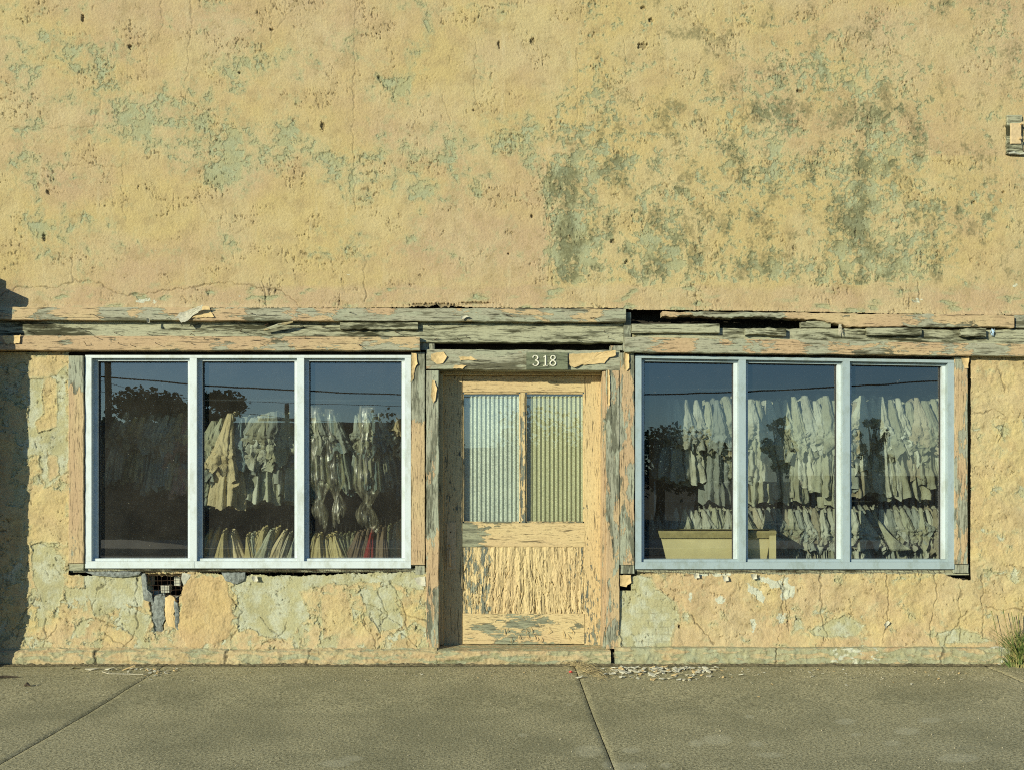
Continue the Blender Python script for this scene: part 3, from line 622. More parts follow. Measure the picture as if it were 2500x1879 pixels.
# right-hand header
board('header_board', 'h', 1616, 2478, lambda a: 760 + 10 * (a - 1600) / 900, lambda a: 773 + 7 * min(1, max(0, (a - 1860) / 120)) + 16 * max(0, min(1, (a - 1990) / 90)) + 4 * ns(a, 9, 8) * (1 if a < 2080 else .3) + 3 * (a - 1600) / 900, -0.07, 0.11, M_WH, jit=1.5, bias=lambda a: 0.72 + 0.5 * ns(a, 90, 9), seed=9, seg=5, label='split upper board hanging over a dark gap')
board('header_board', 'h', 2478, 2570, 770, 800, -0.03, 0.09, M_WH, jit=1.5, bias=0.2, seed=19)
board('header_board', 'h', 1541, 2570, lambda a: 800 - 2 * ns(a, 60, 3) + 6 * (a - 1541) / 960, lambda a: 828 + 14 * (a - 1541) / 960, -0.035, 0.08, M_GREY, jit=1.0, bias=0.05, seed=10, label='recessed grey board of the right header')
board('header_board', 'h', 1527, 2570, slope(823, 840, 1527, 2500), slope(859, 870, 1527, 2500), -0.085, 0.14, M_WH, jit=1.0, bias=lambda a: 0.42 + 0.5 * ns(a, 70, 11), seed=11, label='lower header board over the right window, streaked pink and grey')
for (a, b, c, d, s_, lb) in [(1543, 1757, 791, 813, 1, 'long bare slat nailed at left of the right header'), (1820, 1915, 801, 819, 6, 'splintered short slat on the right header'), (2117, 2250, 801, 819, 1, 'clean cut slat on the right header'), (2346, 2410, 803, 823, 7, 'rotten stub near the right end of the header'), (830, 1022, 787, 804, 4, 'split slat nailed on the grey middle board')]:
    board('slat', 'h', a, b, c, d, -0.075 if s_ < 5 else -0.085, 0.04, M_GREY, jit=0.5 * s_ if s_ > 1 else 0.5, bias=-0.05, seg=4, seed=a, label=lb)
board('slat', 'h', 1955, 2028, lambda a: 787 - 3 * (a > 1970), 800, -0.05, 0.04, M_GREY, jit=0.6, bias=-0.3, seg=4, seed=77, label='pale grey block under the split board')
m = MB(); a = (X(645, -.08), Z(806, -.08)); b = (X(718, -.08), Z(788, -.08))
m.tube([(a[0], -.085, a[1]), ((a[0] + b[0]) / 2, -.11, (a[1] + b[1]) / 2), (b[0], -.12, b[1])], [0.008, 0.017, 0.006], 5)
sl = m.build('slat', M_GREY, B, bias=True); sl['label'] = 'dangling splinter on the left header'
# posts and casings
board('window_post', 'v', 868, 1374, 167, 204, -0.035, 0.18, M_WV, jit=0.9, bias=lambda a: -0.5 + 1.6 * min(1, max(0, (a - 905) / 70)), seed=12, label='post left of the left window, grey at its top')
board('window_post', 'v', 1374, 1392, 169, 204, -0.02, 0.14, M_GREY, jit=1.5, bias=-0.4, seed=13)
board('window_post', 'v', 860, 1377, 1004.5, 1037.5, -0.03, 0.18, M_WV, jit=0.6, bias=lambda a: -0.6 + 1.6 * min(1, max(0, (a - 985) / 60)), seed=14, label='board between the left window and the door')
board('window_post', 'v', 1379, 1402, 1013, 1037, -0.005, 0.12, M_WV, jit=1.2, bias=-0.4, seed=44)
board('door_casing', 'v', 903, 1583, 1040.5, 1071, -0.035, 0.21, M_WV, jit=0.8, bias=lambda a: 0.18 + 0.55 * min(1, max(0, (a - 1200) / 150)), seed=15, label='left door casing, worn to grey wood')
board('door_casing', 'v', 905, 1583, 1480, 1512, -0.035, 0.21, M_WV, jit=0.9, bias=lambda a: 0.35 + 0.35 * min(1, max(0, (a - 1150) / 150)), seed=16, label='right door casing, worn to grey wood')
board('door_casing', 'v', 906, 1580, 1471.5, 1479.5, -0.01, 0.20, M_WV, jit=0.5, bias=0.75, seed=17)
board('window_post', 'v', 862, 1378, 1512.5, 1549, -0.03, 0.18, M_WV, jit=0.8, bias=lambda a: 0.40 + 0.2 * ns(a, 60, 4), seed=18, label='board between the door and the right window')
board('window_post', 'v', 1378, 1400, 1514, 1549, -0.015, 0.14, M_WV, jit=1.0, bias=-0.3, seed=20)
board('window_post', 'v', 872, 1375, 2331, 2363, -0.03, 0.18, M_WV, jit=0.8, bias=lambda a: 0.5 + 0.3 * ns(a, 50, 14), seed=21, label='post right of the right window, pink and grey')
board('window_post', 'v', 1375, 1398, 2329, 2364, -0.01, 0.12, M_WV, jit=1.0, bias=-0.3, seed=22)
board('door_jamb', 'v', 912, 1572, 1072, 1082, 0.10, 0.10, M_DOOR, jit=0.3, bias=1.1, seed=23)
board('door_jamb', 'h', 1072, 1480, 903, 916, 0.13, 0.08, M_RAIL, jit=0.3, bias=1.0, seed=24)
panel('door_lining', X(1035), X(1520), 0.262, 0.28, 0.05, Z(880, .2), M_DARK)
# nails
nm = MB(); nm.tube([(0, 0, 0), (0.002, -0.05, 0.001), (0.006, -0.062, -0.004)], 0.0018, 5); nme = nm.build('nail', M_NAIL, midb).data
bpy.data.objects['nail'].location = (X(1045, -.04), -0.033, Z(795, -.04))
r = random.Random(5)
for i in range(44):
    if i < 26: px = r.uniform(60, 1510); py = r.uniform(790, 816) if px < 1020 else r.uniform(795, 830); par = midb; yy = -0.033
    elif i < 36: px = r.uniform(60, 1000); py = r.uniform(825, 850); par = lowb; yy = -0.088
    else: px = r.uniform(80, 1500); py = r.uniform(758, 780); par = topb; yy = -0.098
    o = bpy.data.objects.new('nail', nme); C.objects.link(o); o.parent = par
    o.location = (X(px, -.05), yy, Z(py, -.05)); o.rotation_euler = (r.uniform(-.5, .6), r.uniform(0, 6), r.uniform(-.7, .7)); s_ = r.uniform(0.5, 1.1); o.scale = (1.2, s_, 1.2)

# ---- loose paint flakes (thin curled shells)
def flake(poly, y, curl, mat, parent, axis='v', label=None, th=0.0025, seed=0, name='paint_flake'):
    cx = sum(p[0] for p in poly) / len(poly); cy = sum(p[1] for p in poly) / len(poly)
    # refine the outline with jagged noise
    out = []
    rr = random.Random(seed + int(cx))
    for i in range(len(poly)):
        (ax, ay), (bx, by) = poly[i], poly[(i + 1) % len(poly)]
        k = max(2, int(math.hypot(bx - ax, by - ay) / 5))
        for t in range(k): out.append((ax + (bx - ax) * t / k + rr.uniform(-1, 1), ay + (by - ay) * t / k + rr.uniform(-1, 1)))
    rings = [0.0, 0.35, 0.7, 1.0]; vs = []; fs = []; n = len(out)
    ex = max(abs(p[0] - cx) for p in out) + 1e-6; ey = max(abs(p[1] - cy) for p in out) + 1e-6
    for s_ in (0, 1):
        vs.append((X(cx), y - (th if s_ else 0), Z(cy)))
        for q in rings[1:]:
            for (a, b) in out:
                pa = cx + (a - cx) * q; pb = cy + (b - cy) * q
                d = (abs(pa - cx) / ex) ** 2 * (1 if axis != 'h' else 0.2) + (abs(pb - cy) / ey) ** 2 * (1 if axis != 'v' else 0.2)
                yy = y - curl * d - 0.004 * mnoise.noise(Vector((pa / 9, pb / 9, seed)))
                vs.append((X(pa), yy - (th if s_ else 0), Z(pb)))
    N = 1 + 3 * n
    for s_ in (0, 1):
        o_ = s_ * N
        for i in range(n):
            f = (o_, o_ + 1 + i, o_ + 1 + (i + 1) % n); fs.append(f if s_ else f[::-1])
            for q in range(2):
                f = (o_ + 1 + q * n + i, o_ + 1 + (q + 1) * n + i, o_ + 1 + (q + 1) * n + (i + 1) % n, o_ + 1 + q * n + (i + 1) % n); fs.append(f if s_ else f[::-1])
    for i in range(n):
        a = 1 + 2 * n + i; b = 1 + 2 * n + (i + 1) % n; fs.append((a, b, b + N, a + N))
    m = MB(); m.add(vs, fs); o = m.build(name, mat, parent, smooth=False)
    if label: o['label'] = label
    return o
pst = {o.get('label', ''): o for o in bpy.data.objects if o.name.startswith('window_post')}
flake([(1006, 864), (1018, 864), (1020, 890), (1014, 900), (1010, 925), (1004, 935)], -0.034, 0.012, M_CHIP, B)
flake([(1053, 866), (1083, 860), (1092, 872), (1082, 888), (1068, 890), (1054, 880)], -0.034, 0.012, M_CHIP, B)
flake([(1120, 872), (1150, 872), (1165, 880), (1124, 881)], -0.034, 0.010, M_CHIP, B)
flake([(1388, 866), (1440, 864), (1500, 858), (1502, 870), (1486, 874), (1474, 888), (1440, 890), (1420, 892), (1400, 899), (1390, 895)], -0.035, 0.016, M_CHIP, B, 'both', label='big curled tan flake right of the number plate')
flake([(1056, 930), (1062, 930), (1068, 950), (1064, 978), (1058, 984), (1053, 965)], -0.042, 0.014, M_CHIP, B)
flake([(1521, 862), (1533, 864), (1534, 900), (1529, 906), (1522, 902)], -0.036, 0.014, M_CHIP, B)
flake([(1110, 893), (1140, 893), (1130, 901), (1105, 901)], -0.034, 0.006, M_CHIP, B)
flake([(1480, 905), (1486, 905), (1488, 960), (1486, 992), (1481, 985)], -0.04, 0.012, M_CHIP, B)
flake([(2340, 874), (2360, 872), (2358, 900), (2350, 900)], -0.035, 0.010, M_CHIP, B)
flake([(1512, 1402), (1540, 1402), (1540, 1420), (1528, 1431), (1514, 1428)], -0.012, 0.01, M_CHIP, B)
flake([(1012, 1408), (1038, 1405), (1040, 1430), (1020, 1425)], -0.02, 0.012, M_CHIPW, B)
flake([(20, 826), (66, 823), (62, 842), (30, 844)], -0.094, 0.012, M_CHIP, B)
flake([(2152, 1520), (2164, 1512), (2168, 1516), (2158, 1532)], -0.035, 0.02, M_CHIPW, B)
for (x0, y0) in [(1830, 1400), (1690, 1398), (617, 1405), (1760, 1404)]:
    flake([(x0, y0), (x0 + 14, y0 - 1), (x0 + 16, y0 + 10), (x0 + 5, y0 + 13)], -0.03, 0.014, M_CHIPW, B)
flake([(452, 770), (512, 753), (505, 764), (480, 778), (470, 790), (455, 795), (448, 784), (438, 786)], -0.115, 0.035, M_CHIPW, B, 'both', label='curled white paint peel hanging off the header')
flake([(372, 784), (378, 782), (380, 795), (374, 794)], -0.115, 0.02, M_CHIPW, B)
flake([(1125, 780), (1140, 776), (1145, 780), (1128, 786)], -0.115, 0.02, M_CHIPW, B)
flake([(500, 754), (518, 753), (532, 780), (480, 782)], -0.104, 0.006, M_CHIP, B)

# ---- wire lath and broken blocks in the hole and under the sills
m = MB()
for px in range(352, 470, 11): m.tube([(X(px + r.uniform(-2, 2)), -0.004, Z(1396)), (X(px + r.uniform(-3, 3)), -0.0, Z(1440)), (X(px + r.uniform(-4, 4)), 0.004, Z(1480 if px < 430 else 1440))], 0.0016, 4)
for py in range(1404, 1490, 12): m.tube([(X(345), -0.002, Z(py + r.uniform(-2, 2))), (X(400), 0.002, Z(py + r.uniform(-3, 3))), (X(448), -0.002, Z(py + r.uniform(-2, 2)))], 0.0016, 4)
o = m.build('wire_lath', M_NAIL, B); o['label'] = 'rusty wire netting across the hole in the plaster'
for (u0, u1, py) in [(208, 1000, 1387), (1560, 2320, 1390)]:
    m = MB(); x = u0
    while x < u1:
        x += r.uniform(7, 17); l = r.uniform(6, 15); d = r.uniform(-4, 4)
        m.tube([(X(x), 0.004, Z(py)), (X(x + d * .5), -0.014, Z(py + l * .5)), (X(x + d), -0.006, Z(py + l))], 0.0015, 4)
    m.tube([(X(u0 + (u1 - u0) * k / 40), -0.010, Z(py + 5 + 2 * math.sin(k * 1.7))) for k in range(41)], 0.0013, 4)
    m.build('wire_lath', M_NAIL, B)
bl = [(368, 388, 1440, 1470), (392, 412, 1428, 1446), (388, 408, 1452, 1475), (410, 434, 1455, 1480), (352, 366, 1500, 1520), (425, 440, 1405, 1430), (445, 462, 1402, 1420), (355, 372, 1405, 1428)]
for a, b, c, d in bl: board('clay_block', 'h', a, b, c, d, 0.07 + r.uniform(-.01, .02), 0.07, M_BLOCK, jit=0.8, seg=4, seed=a)
def rubble(poly, y, mat, seed):
    return flake(poly, y, -0.01, mat, B, 'both', th=0.03, seed=seed, name='torn_render')
rubble([(369, 1466), (380, 1452), (398, 1446), (405, 1462), (400, 1490), (404, 1510), (396, 1526), (399, 1543), (386, 1551), (375, 1535), (370, 1500)], 0.022, M_SLATE, 3)
rubble([(403, 1458), (414, 1450), (426, 1456), (431, 1476), (425, 1498), (434, 1518), (431, 1546), (412, 1549), (407, 1520), (403, 1490)], 0.014, M_CHIP, 5)
rubble([(424, 1462), (434, 1470), (440, 1500), (437, 1540), (430, 1530), (429, 1495)], 0.006, M_SLATE, 13)
rubble([(344, 1398), (356, 1398), (362, 1440), (372, 1448), (374, 1470), (352, 1462)], 0.010, M_SLATE, 8)
rubble([(446, 1398), (470, 1398), (462, 1412), (450, 1430), (444, 1416)], 0.012, M_BLOCK, 9)
rubble([(208, 1394), (345, 1394), (340, 1402), (300, 1408), (240, 1404)], -0.0, M_SLATE, 6)
rubble([(542, 1396), (600, 1396), (598, 1416), (575, 1424), (552, 1415)], -0.002, M_SLATE, 7)

# ---- plinth, sill step
def plinth(name, u0, u1, prof, cov, label, seed):
    """prof: list of (y, z) from wall outwards and down"""
    s_ = 2.0; us = np.arange(u0, u1 + s_, s_, dtype=np.float32)
    pr = []
    for (a, b) in zip(prof[:-1], prof[1:]):
        n = max(2, int(math.dist(a, b) / 0.006))
        for k in range(n): pr.append((a[0] + (b[0] - a[0]) * k / n, a[1] + (b[1] - a[1]) * k / n))
    pr.append(prof[-1]); pr = np.array(pr, np.float32)
    ln = np.arange(len(pr)) * 1.8
    UU, LL = np.meshgrid(us, ln)
    dy = pr[:, 0][:, None] + 0 * UU; dz = pr[:, 1][:, None] + 0 * UU
    nz = 0.010 * fbm(UU / 40, LL / 20, 4, seed) + 0.006 * sst(0.1, 0.3, fbm(UU / 14, LL / 10, 3, seed + 1)) + 0.012 * fbm(UU / 200, LL * 0, 2, seed + 2)
    ck = cracks(UU, LL * 0 + 1600 + LL, [[(x, 1590), (x + 6, 1610), (x - 4, 1660)] for x in (245, 560, 1890, 2290, 760) if u0 < x < u1], 1.8)
    P = np.stack([(UU - VX) / S, dy - nz + 0.012 * ck, dz + nz * 0.35 - 0.004 * ck], -1)
    peel = fbm(UU / 60, LL / 12, 4, seed + 3) * 1.0 + 0.2 * fbm(UU / 14, LL / 8, 3, seed + 4) + cov
    low = sst(0.5, 1.0, (np.arange(len(pr)) / len(pr)))[:, None] + 0 * UU
    grime = 0.2 + 0.6 * fbm(UU / 50, LL / 20, 3, seed + 5) + 0.75 * low * np.clip(0.6 + fbm(UU / 60, LL / 10, 3, seed + 9), 0, 1); pink = 0.6 + fbm(UU / 80, LL / 20, 3, seed + 6)
    white = 0.5 * fbm(UU / 30, LL / 12, 3, seed + 7) + (0.35 * np.exp(-((UU - 2070) / 80) ** 2) + 0.35 * np.exp(-((UU - 2430) / 40) ** 2) if u0 > 1400 else 0)
    o = grid_mesh(name, P, M_PLINTH, B, {'maska': np.stack([peel, np.clip(pink, 0, 1), np.clip(grime, 0, 1)], -1), 'maskb': np.stack([np.clip(white, 0, 1), ck * 0.6, 0 * UU], -1)}, flip=False)
    if label: o['label'] = label
zz = lambda py, y: Z(py, y)
plinth('plinth', -60, 1068, [(0.01, zz(1574, 0)), (-0.03, zz(1579, -.03)), (-0.075, zz(1588, -.075)), (-0.09, zz(1592, -.09)), (-0.10, zz(1612, -.1)), (-0.105, -0.02)], -0.18, 'rounded tan kerb at the foot of the left wall', 101)
plinth('plinth', 1497, 2456, [(0.01, zz(1574, 0)), (-0.07, zz(1580, -.07)), (-0.085, zz(1583, -.085)), (-0.095, zz(1610, -.095)), (-0.10, -0.02)], 0.12, 'square grey-green kerb at the foot of the right wall', 111)
plinth('door_step', 1064, 1488, [(0.24, zz(1571, .2)), (0.17, zz(1573, .17)), (-0.05, zz(1585, -.05)), (-0.085, zz(1589, -.085)), (-0.10, zz(1612, -.1)), (-0.10, -0.02)], -0.10, 'low tan concrete step under the door', 121)
panel('plinth_core', X(-60), X(2560), -0.06, 0.10, -0.05, Z(1592, -.06), M_SOIL)

# ---- windows
def window(px0, px1, mull, yt, yb, mat, glassl, label, tilt=0.0):
    """px0..px1 outer frame; mull: list of mullion left edges; tilt lowers the top with x"""
    W = bpy.data.objects.new('display_window', None); C.objects.link(W); W.parent = B; W['label'] = label
    yf = -0.02; ty = lambda x: yt + tilt * (x - px0) / (px1 - px0)
    def quad(m, a, b, top, bot, y0, y1, fw=True):
        # box following the tilt: a,b px; top/bot functions or numbers
        ft = top if callable(top) else (lambda x: top); fb_ = bot if callable(bot) else (lambda x: bot)
        v = [(X(x, yf), y, Z(f(x), yf)) for x in (a, b) for y in (y0, y1) for f in (fb_, ft)]
        m.add(v, [(0, 1, 3, 2), (4, 6, 7, 5), (0, 4, 5, 1), (2, 3, 7, 6), (0, 2, 6, 4), (1, 5, 7, 3)])
    w1 = 15; m = MB()
    quad(m, px0, px1, lambda x: ty(x), lambda x: ty(x) + 7, yf, 0.05)
    quad(m, px0 + w1, px1 - w1, lambda x: ty(x) + 7.3, lambda x: ty(x) + 13, 0.022, 0.09)
    quad(m, px0, px0 + w1, lambda x: ty(x) + 7.2, yb - 17.2, yf + .001, 0.10)
    quad(m, px1 - w1, px1, lambda x: ty(x) + 7.2, yb - 17.2, yf + .001, 0.10)
    quad(m, px0, px1, yb - 17, yb, yf, 0.05); quad(m, px0 + w1, px1 - w1, yb - 23, yb - 17.3, 0.005, 0.09)
    inner = 9
    f = m.build('window_frame', mat, W)
    xs = [px0 + w1] + [x for q in mull for x in (q, q + 17)] + [px1 - w1]
    for q in mull:
        m = MB(); quad(m, q, q + 17, lambda x: ty(x) + 7.2, yb - 17.2, yf + .0015, 0.09); quad(m, q + 5, q + 12, yb - 17, yb - 1, yf - .002, yf + .01)
        m.build('mullion', mat, W)
    for i in range(0, len(xs), 2):
        a, b = xs[i], xs[i + 1]; m = MB()
        # inner step profile on both sides of the pane
        quad(m, a + .2, a + inner, lambda x: ty(x) + 13.3, yb - 23.3, 0.03, 0.088); quad(m, b - inner, b - .2, lambda x: ty(x) + 13.3, yb - 23.3, 0.03, 0.088)
        m.build('glazing_bead', M_FRL, W)
        m = MB(); c, d = a + inner + .2, b - inner - .2
        quad(m, c, c + 1.6, lambda x: ty(x) + 13.5, yb - 23.5, 0.055, 0.075); quad(m, d - 1.6, d, lambda x: ty(x) + 13.5, yb - 23.5, 0.055, 0.075)
        quad(m, c + 1.7, d - 1.7, lambda x: ty(x) + 13.5, lambda x: ty(x) + 15.5, 0.055, 0.075)
        m.build('gasket', M_GASK, W)
        m = MB(); y = 0.066; t = 10
        m.add([(X(a + 3, yf), y, Z(yb - 20, yf)), (X(b - 3, yf), y, Z(yb - 20, yf)), (X(b - 3, yf), y, Z(ty(b) + 8, yf)), (X(a + 3, yf), y, Z(ty(a) + 8, yf))], [(0, 1, 2, 3)])
        m.build('window_pane', M_GLASSL if mat == M_FRL else M_GLASS, W)
    return W
WINL = window(208, 1003, [463, 725], 867, 1386, M_FRL, None, 'left display window in white aluminium frame, three panes')
WINR = window(1551, 2330, [1804, 2058], 867, 1388, M_FRR, None, 'right display window in blue-grey aluminium frame, three panes', tilt=12)

# ---- door
dy = 0.17
DO = bpy.data.objects.new('door', None); C.objects.link(DO); DO.parent = B; DO['label'] = 'cream painted wooden door with two corrugated lights and a battered lower panel'
def dboard(name, ax, a0, a1, b0, b1, yf, th, bias, mat, jit=0.25, seed=0): return board(name, ax, a0, a1, b0, b1, yf, th, mat, DO, jit, bias, 6, 0, seed)
dboard('stile', 'v', 918, 1573, 1083, 1129, dy, .045, lambda a: 1.05 if a < 1100 or a > 1280 else 0.85, M_DOOR, seed=31)
dboard('stile', 'v', 918, 1573, 1427, 1470, dy, .045, lambda a: 1.15 - 0.5 * max(0, (a - 1150) / 400), M_DOOR, seed=32)
dboard('rail', 'h', 1129.4, 1426.6, 918, 957, dy + .001, .043, 1.35, M_RAIL, seed=33)
dboard('rail', 'h', 1129.4, 1426.6, 1276, 1334, dy + .001, .043, lambda a: 0.05 + 1.3 * max(0, min(1, (a - 1140) / 130)), M_RAIL, seed=34)
dboard('rail', 'h', 1129.4, 1426.6, 1497, 1571, dy - .004, .048, lambda a: 0.95 - 0.55 * math.exp(-((a - 1290) / 70) ** 2), M_RAIL, jit=0.6, seed=35)
dboard('muntin', 'v', 957.5, 1275.5, 1271, 1283, dy + .002, .04, lambda a: 1.0 if a < 1000 else 0.5, M_DOOR, seed=36)
for (a, b) in [(1129.5, 1133), (1267.5, 1270.8), (1283.3, 1286), (1423, 1426.5)]:
    dboard('glazing_strip', 'v', 961, 1272, a, b, dy + .012, .02, 0.9, M_DOOR, seed=a)
for (a, b) in [(1133.2, 1267.2), (1286.2, 1422.8)]:
    dboard('glazing_strip', 'h', a, b, 957.8, 961.5, dy + .012, .02, 0.95, M_RAIL, seed=a); dboard('glazing_strip', 'h', a, b, 1272, 1275.6, dy + .012, .02, 0.5, M_RAIL, seed=a + 1)
# warped vertical-plank panel
U, V = px_grid(1129, 1428, 1333, 1499, 1.0)
wp = U + (V - 1334) * 0.09 * np.sin((U - 1150) / 45) + 5 * pn(U / 40, V / 80, 90)
rg = 0.009 * np.abs(np.sin(wp / 10.5 * np.pi * 0.5)) * np.clip(0.4 + 0.9 * pn(U / 60, V / 90, 91) + 0.5 * sst(1150, 1200, U) * sst(1400, 1340, U), 0, 1)
fold = sst(0.75, 0.95, 1 - np.abs(fbm(wp / 13, V / 110, 3, 92)) * 5) * sst(1340, 1400, V)
H = rg + 0.007 * fbm(wp / 9, V / 70, 3, 93) - 0.012 * fold + 0.004 * sst(0.1, 0.2, fbm(U / 7, V / 22, 3, 94))
bias = 0.86 + 0.6 * sst(1180, 1230, U) * sst(1400, 1350, U) - 0.25 * np.abs(fbm(U / 20, V / 40, 2, 95)) - 0.4 * np.exp(-((U - 1185) / 14) ** 2) - 0.25 * np.exp(-((U - 1145) / 16) ** 2) + 0.0 * U
yy = dy + 0.014
o = grid_mesh('kick_panel', np.stack([(U - VX) / S * (D + yy) / D, yy - H, EYE + (VY - V) / S * (D + yy) / D], -1), M_DOOR, DO, {'bias': bias}); o['label'] = 'warped lower panel with split and lifting cream paint'
# panes and corrugated sheets
def corr(a, b, mat, label, phase):
    U, V = px_grid(a, b, 966, 1274, 1.0); y = dy + 0.05
    P = np.stack([(U - VX) / S * (D + y) / D, y - 0.0056 * np.sin((U - a) / 10.6 * 2 * np.pi + phase) + 0.003 * pn(U / 40, V / 90, 96), EYE + (VY - V) / S * (D + y) / D], -1)
    o = grid_mesh('corrugated_sheet', P, mat, DO); o['label'] = label
corr(1149, 1270, M_CORB, 'blue-grey galvanised corrugated sheet behind the left light', 0); corr(1296, 1424, M_CORO, 'olive corrugated sheet behind the right light', 1)
panel('sheet_backing', X(1128, .2), X(1428, .2), 0.236, 0.25, Z(1280, .2), Z(950, .2), M_CORB, DO)
for (a, b) in [(1130, 1271), (1283, 1426)]:
    m = MB(); y = dy + .022; m.add([(X(a, y), y, Z(1275, y)), (X(b, y), y, Z(1275, y)), (X(b, y), y, Z(958, y)), (X(a, y), y, Z(958, y))], [(0, 1, 2, 3)]); m.build('door_pane', M_DGLASS, DO)
# handle
hs = board('handle_plate', 'v', 1274, 1389, 1090, 1113, dy - .008, .012, M_PLATE, DO, 0.1, 1.2, 8)
m = MB(); hx = X(1098, dy); zf = lambda p: Z(p, dy)
m.tube([(hx, dy - .008, zf(1338)), (hx, dy - .035, zf(1342)), (hx, dy - .05, zf(1352)), (hx, dy - .045, zf(1368)), (hx + .003, dy - .03, zf(1378)), (hx + .002, dy - .008, zf(1382))], [.006, .007, .009, .009, .007, .005], 8)
m.tube([(hx - .006, dy - .02, zf(1330)), (hx + .012, dy - .045, zf(1328))], [.009, .006], 8)
m.build('door_handle', M_PLATE, DO, True)
m = MB(); m.tube([(X(1100, dy), dy - .010, zf(1298)), (X(1100, dy), dy - .0085, zf(1298))], .006, 10); m.build('keyhole', M_NAIL, DO)
# splinters at the foot of the door
rr = random.Random(3)
for i in range(14):
    x = [1232, 1240, 1248, 1284, 1290, 1296, 1303, 1312, 1322, 1376, 1385, 1394, 1268, 1340][i]; y0 = rr.uniform(1528, 1553); m = MB()
    m.tube([(X(x, dy), dy - .006, Z(y0, dy)), (X(x + rr.uniform(-3, 3), dy), dy - rr.uniform(.012, .035), Z(y0 + 8, dy)), (X(x + rr.uniform(-5, 6), dy), dy - .012, Z(y0 + rr.uniform(10, 20), dy))], [.001, .004, .001], 4)
    m.build('splinter', M_CHIP, DO)

# ---- number plaque 318
NP = board('number_plaque', 'h', 1285, 1386, 860.5, 902.5, -0.064, 0.032, M_PLAQ, B, 0.3, -0.35, 8); NP['label'] = 'grey wooden plaque bearing the number 318'
def digit(cx, strokes):
    m = MB(); k = 24 / 20.0
    for pts in strokes:
        # catmull-rom through (x, y, r) points, y down, digit box about 16 x 24 px
        q = []
        for i in range(len(pts) - 1):
            p0, p1, p2, p3 = pts[max(i - 1, 0)], pts[i], pts[i + 1], pts[min(i + 2, len(pts) - 1)]
            for t in (0, .25, .5, .75):
                q.append(tuple(0.5 * (2 * b + (c - a) * t + (2 * a - 5 * b + 4 * c - d) * t * t + (3 * b - a - 3 * c + d) * t ** 3) for a, b, c, d in zip(p0, p1, p2, p3)))
        q.append(pts[-1])
        m.tube([(X(cx + a, -.06), -0.068, Z(881 + b, -.06)) for a, b, c in q], [max(0.4, c) / S for a, b, c in q], 8)
    m.build('digit', M_DIGIT, NP, True)
digit(1308, [[(-7, -7, 2.0), (-5, -11, 1.4), (0, -12.5, 1.2), (5, -9, 1.9), (4, -4, 1.8), (-1, -1, 1.0), (4, 1, 1.6), (7, 6, 2.3), (3, 11.5, 1.6), (-3, 12, 1.3), (-7, 8, 2.1)]])
digit(1331, [[(-5, -8, 0.9), (-1, -10, 1.3), (1, -12, 1.6), (1, -5, 2.2), (1, 4, 2.2), (1, 12, 2.1)], [(-5, 12, 1.2), (7, 12, 1.2)]])
digit(1350, [[(0, -1, 1.4), (-5, -5, 1.7), (-4, -10, 1.5), (0, -12.5, 1.2), (5, -10, 1.5), (5, -5, 1.7), (0, -1, 1.8), (-6, 4, 1.8), (-6, 9, 2.0), (0, 12.5, 1.4), (6, 9, 2.0), (6, 4, 1.8), (0, -1, 1.4)]])

# ---- plate at the right edge of the upper wall
BR = thing('wall_bracket', 'weathered wood block holding a bolted metal plate at right of the upper wall', 'bracket', (X(2478), -0.01, Z(380)))
board('wood_block', 'v', 283, 374, 2459, 2497, -0.03, 0.035, M_GREY, BR, 1.4, 0.0, 6, seed=9)
board('bolted_plate', 'v', 301, 351, 2468, 2494, -0.045, 0.014, M_PLATE, BR, 0.2, 1.2, 8, seed=4)
for (a, b) in [(2486, 308), (2482, 344)]:
    m = MB(); m.tube([(X(a), -.046, Z(b)), (X(a), -.07, Z(b))], .011, 6); m.build('bolt', M_PLATE, BR)
m = MB(); m.tube([(X(2458), -.03, Z(378)), (X(2470), -.035, Z(377)), (X(2485), -.03, Z(380)), (X(2497), -.033, Z(378))], [.008, .012, .006, .01], 6); m.build('mortar_crumb', M_BLOCK, BR)

# ---- cord and rag on the right header
m = MB()
for i in range(7):
    x = 2050 + rr.uniform(-6, 6); m.tube([(X(x, -.06), -.06, Z(793)), (X(x + rr.uniform(-4, 4), -.06), -.075, Z(804)), (X(x + rr.uniform(-4, 5), -.06), -.07, Z(rr.uniform(812, 824)))], .0022, 4)
o = m.build('frayed_cord', M_ROPE); tag(o, 'frayed pale cord dangling from the right header', 'cord')
m = MB(); 
for i in range(6): m.tube([(X(2420 + rr.uniform(-5, 8), -.05), -.05, Z(806)), (X(2420 + rr.uniform(-6, 9), -.05), -.065, Z(812 + rr.uniform(0, 4))), (X(2422 + rr.uniform(-4, 8), -.05), -.055, Z(822))], [.002, .005, .002], 5)
o = m.build('blue_rag', plain('blue_cloth_scrap', (0.35, 0.48, 0.60), 0.8)); tag(o, 'tiny blue scrap caught on the right end of the header', 'rag')

# ---- brick pier of the neighbour (just outside the left edge) that throws the shadow
PR = MB(); z = 0.0; k = 0
xc = X(72) - TH * 0.40
while z < 3.42:
    off = rr.uniform(-0.012, 0.012) + (0.007 if k % 2 else 0)
    if z > 3.08: off -= 0.13 + (z - 3.08) * 0.5
    PR.box(xc - 0.75, xc + off, -0.40, -0.045, z, z + 0.071); z += 0.0715; k += 1
o = PR.build('brick_pier', M_BRICK); tag(o, 'rough brick pier of the neighbouring building beside the left wall', 'pier')

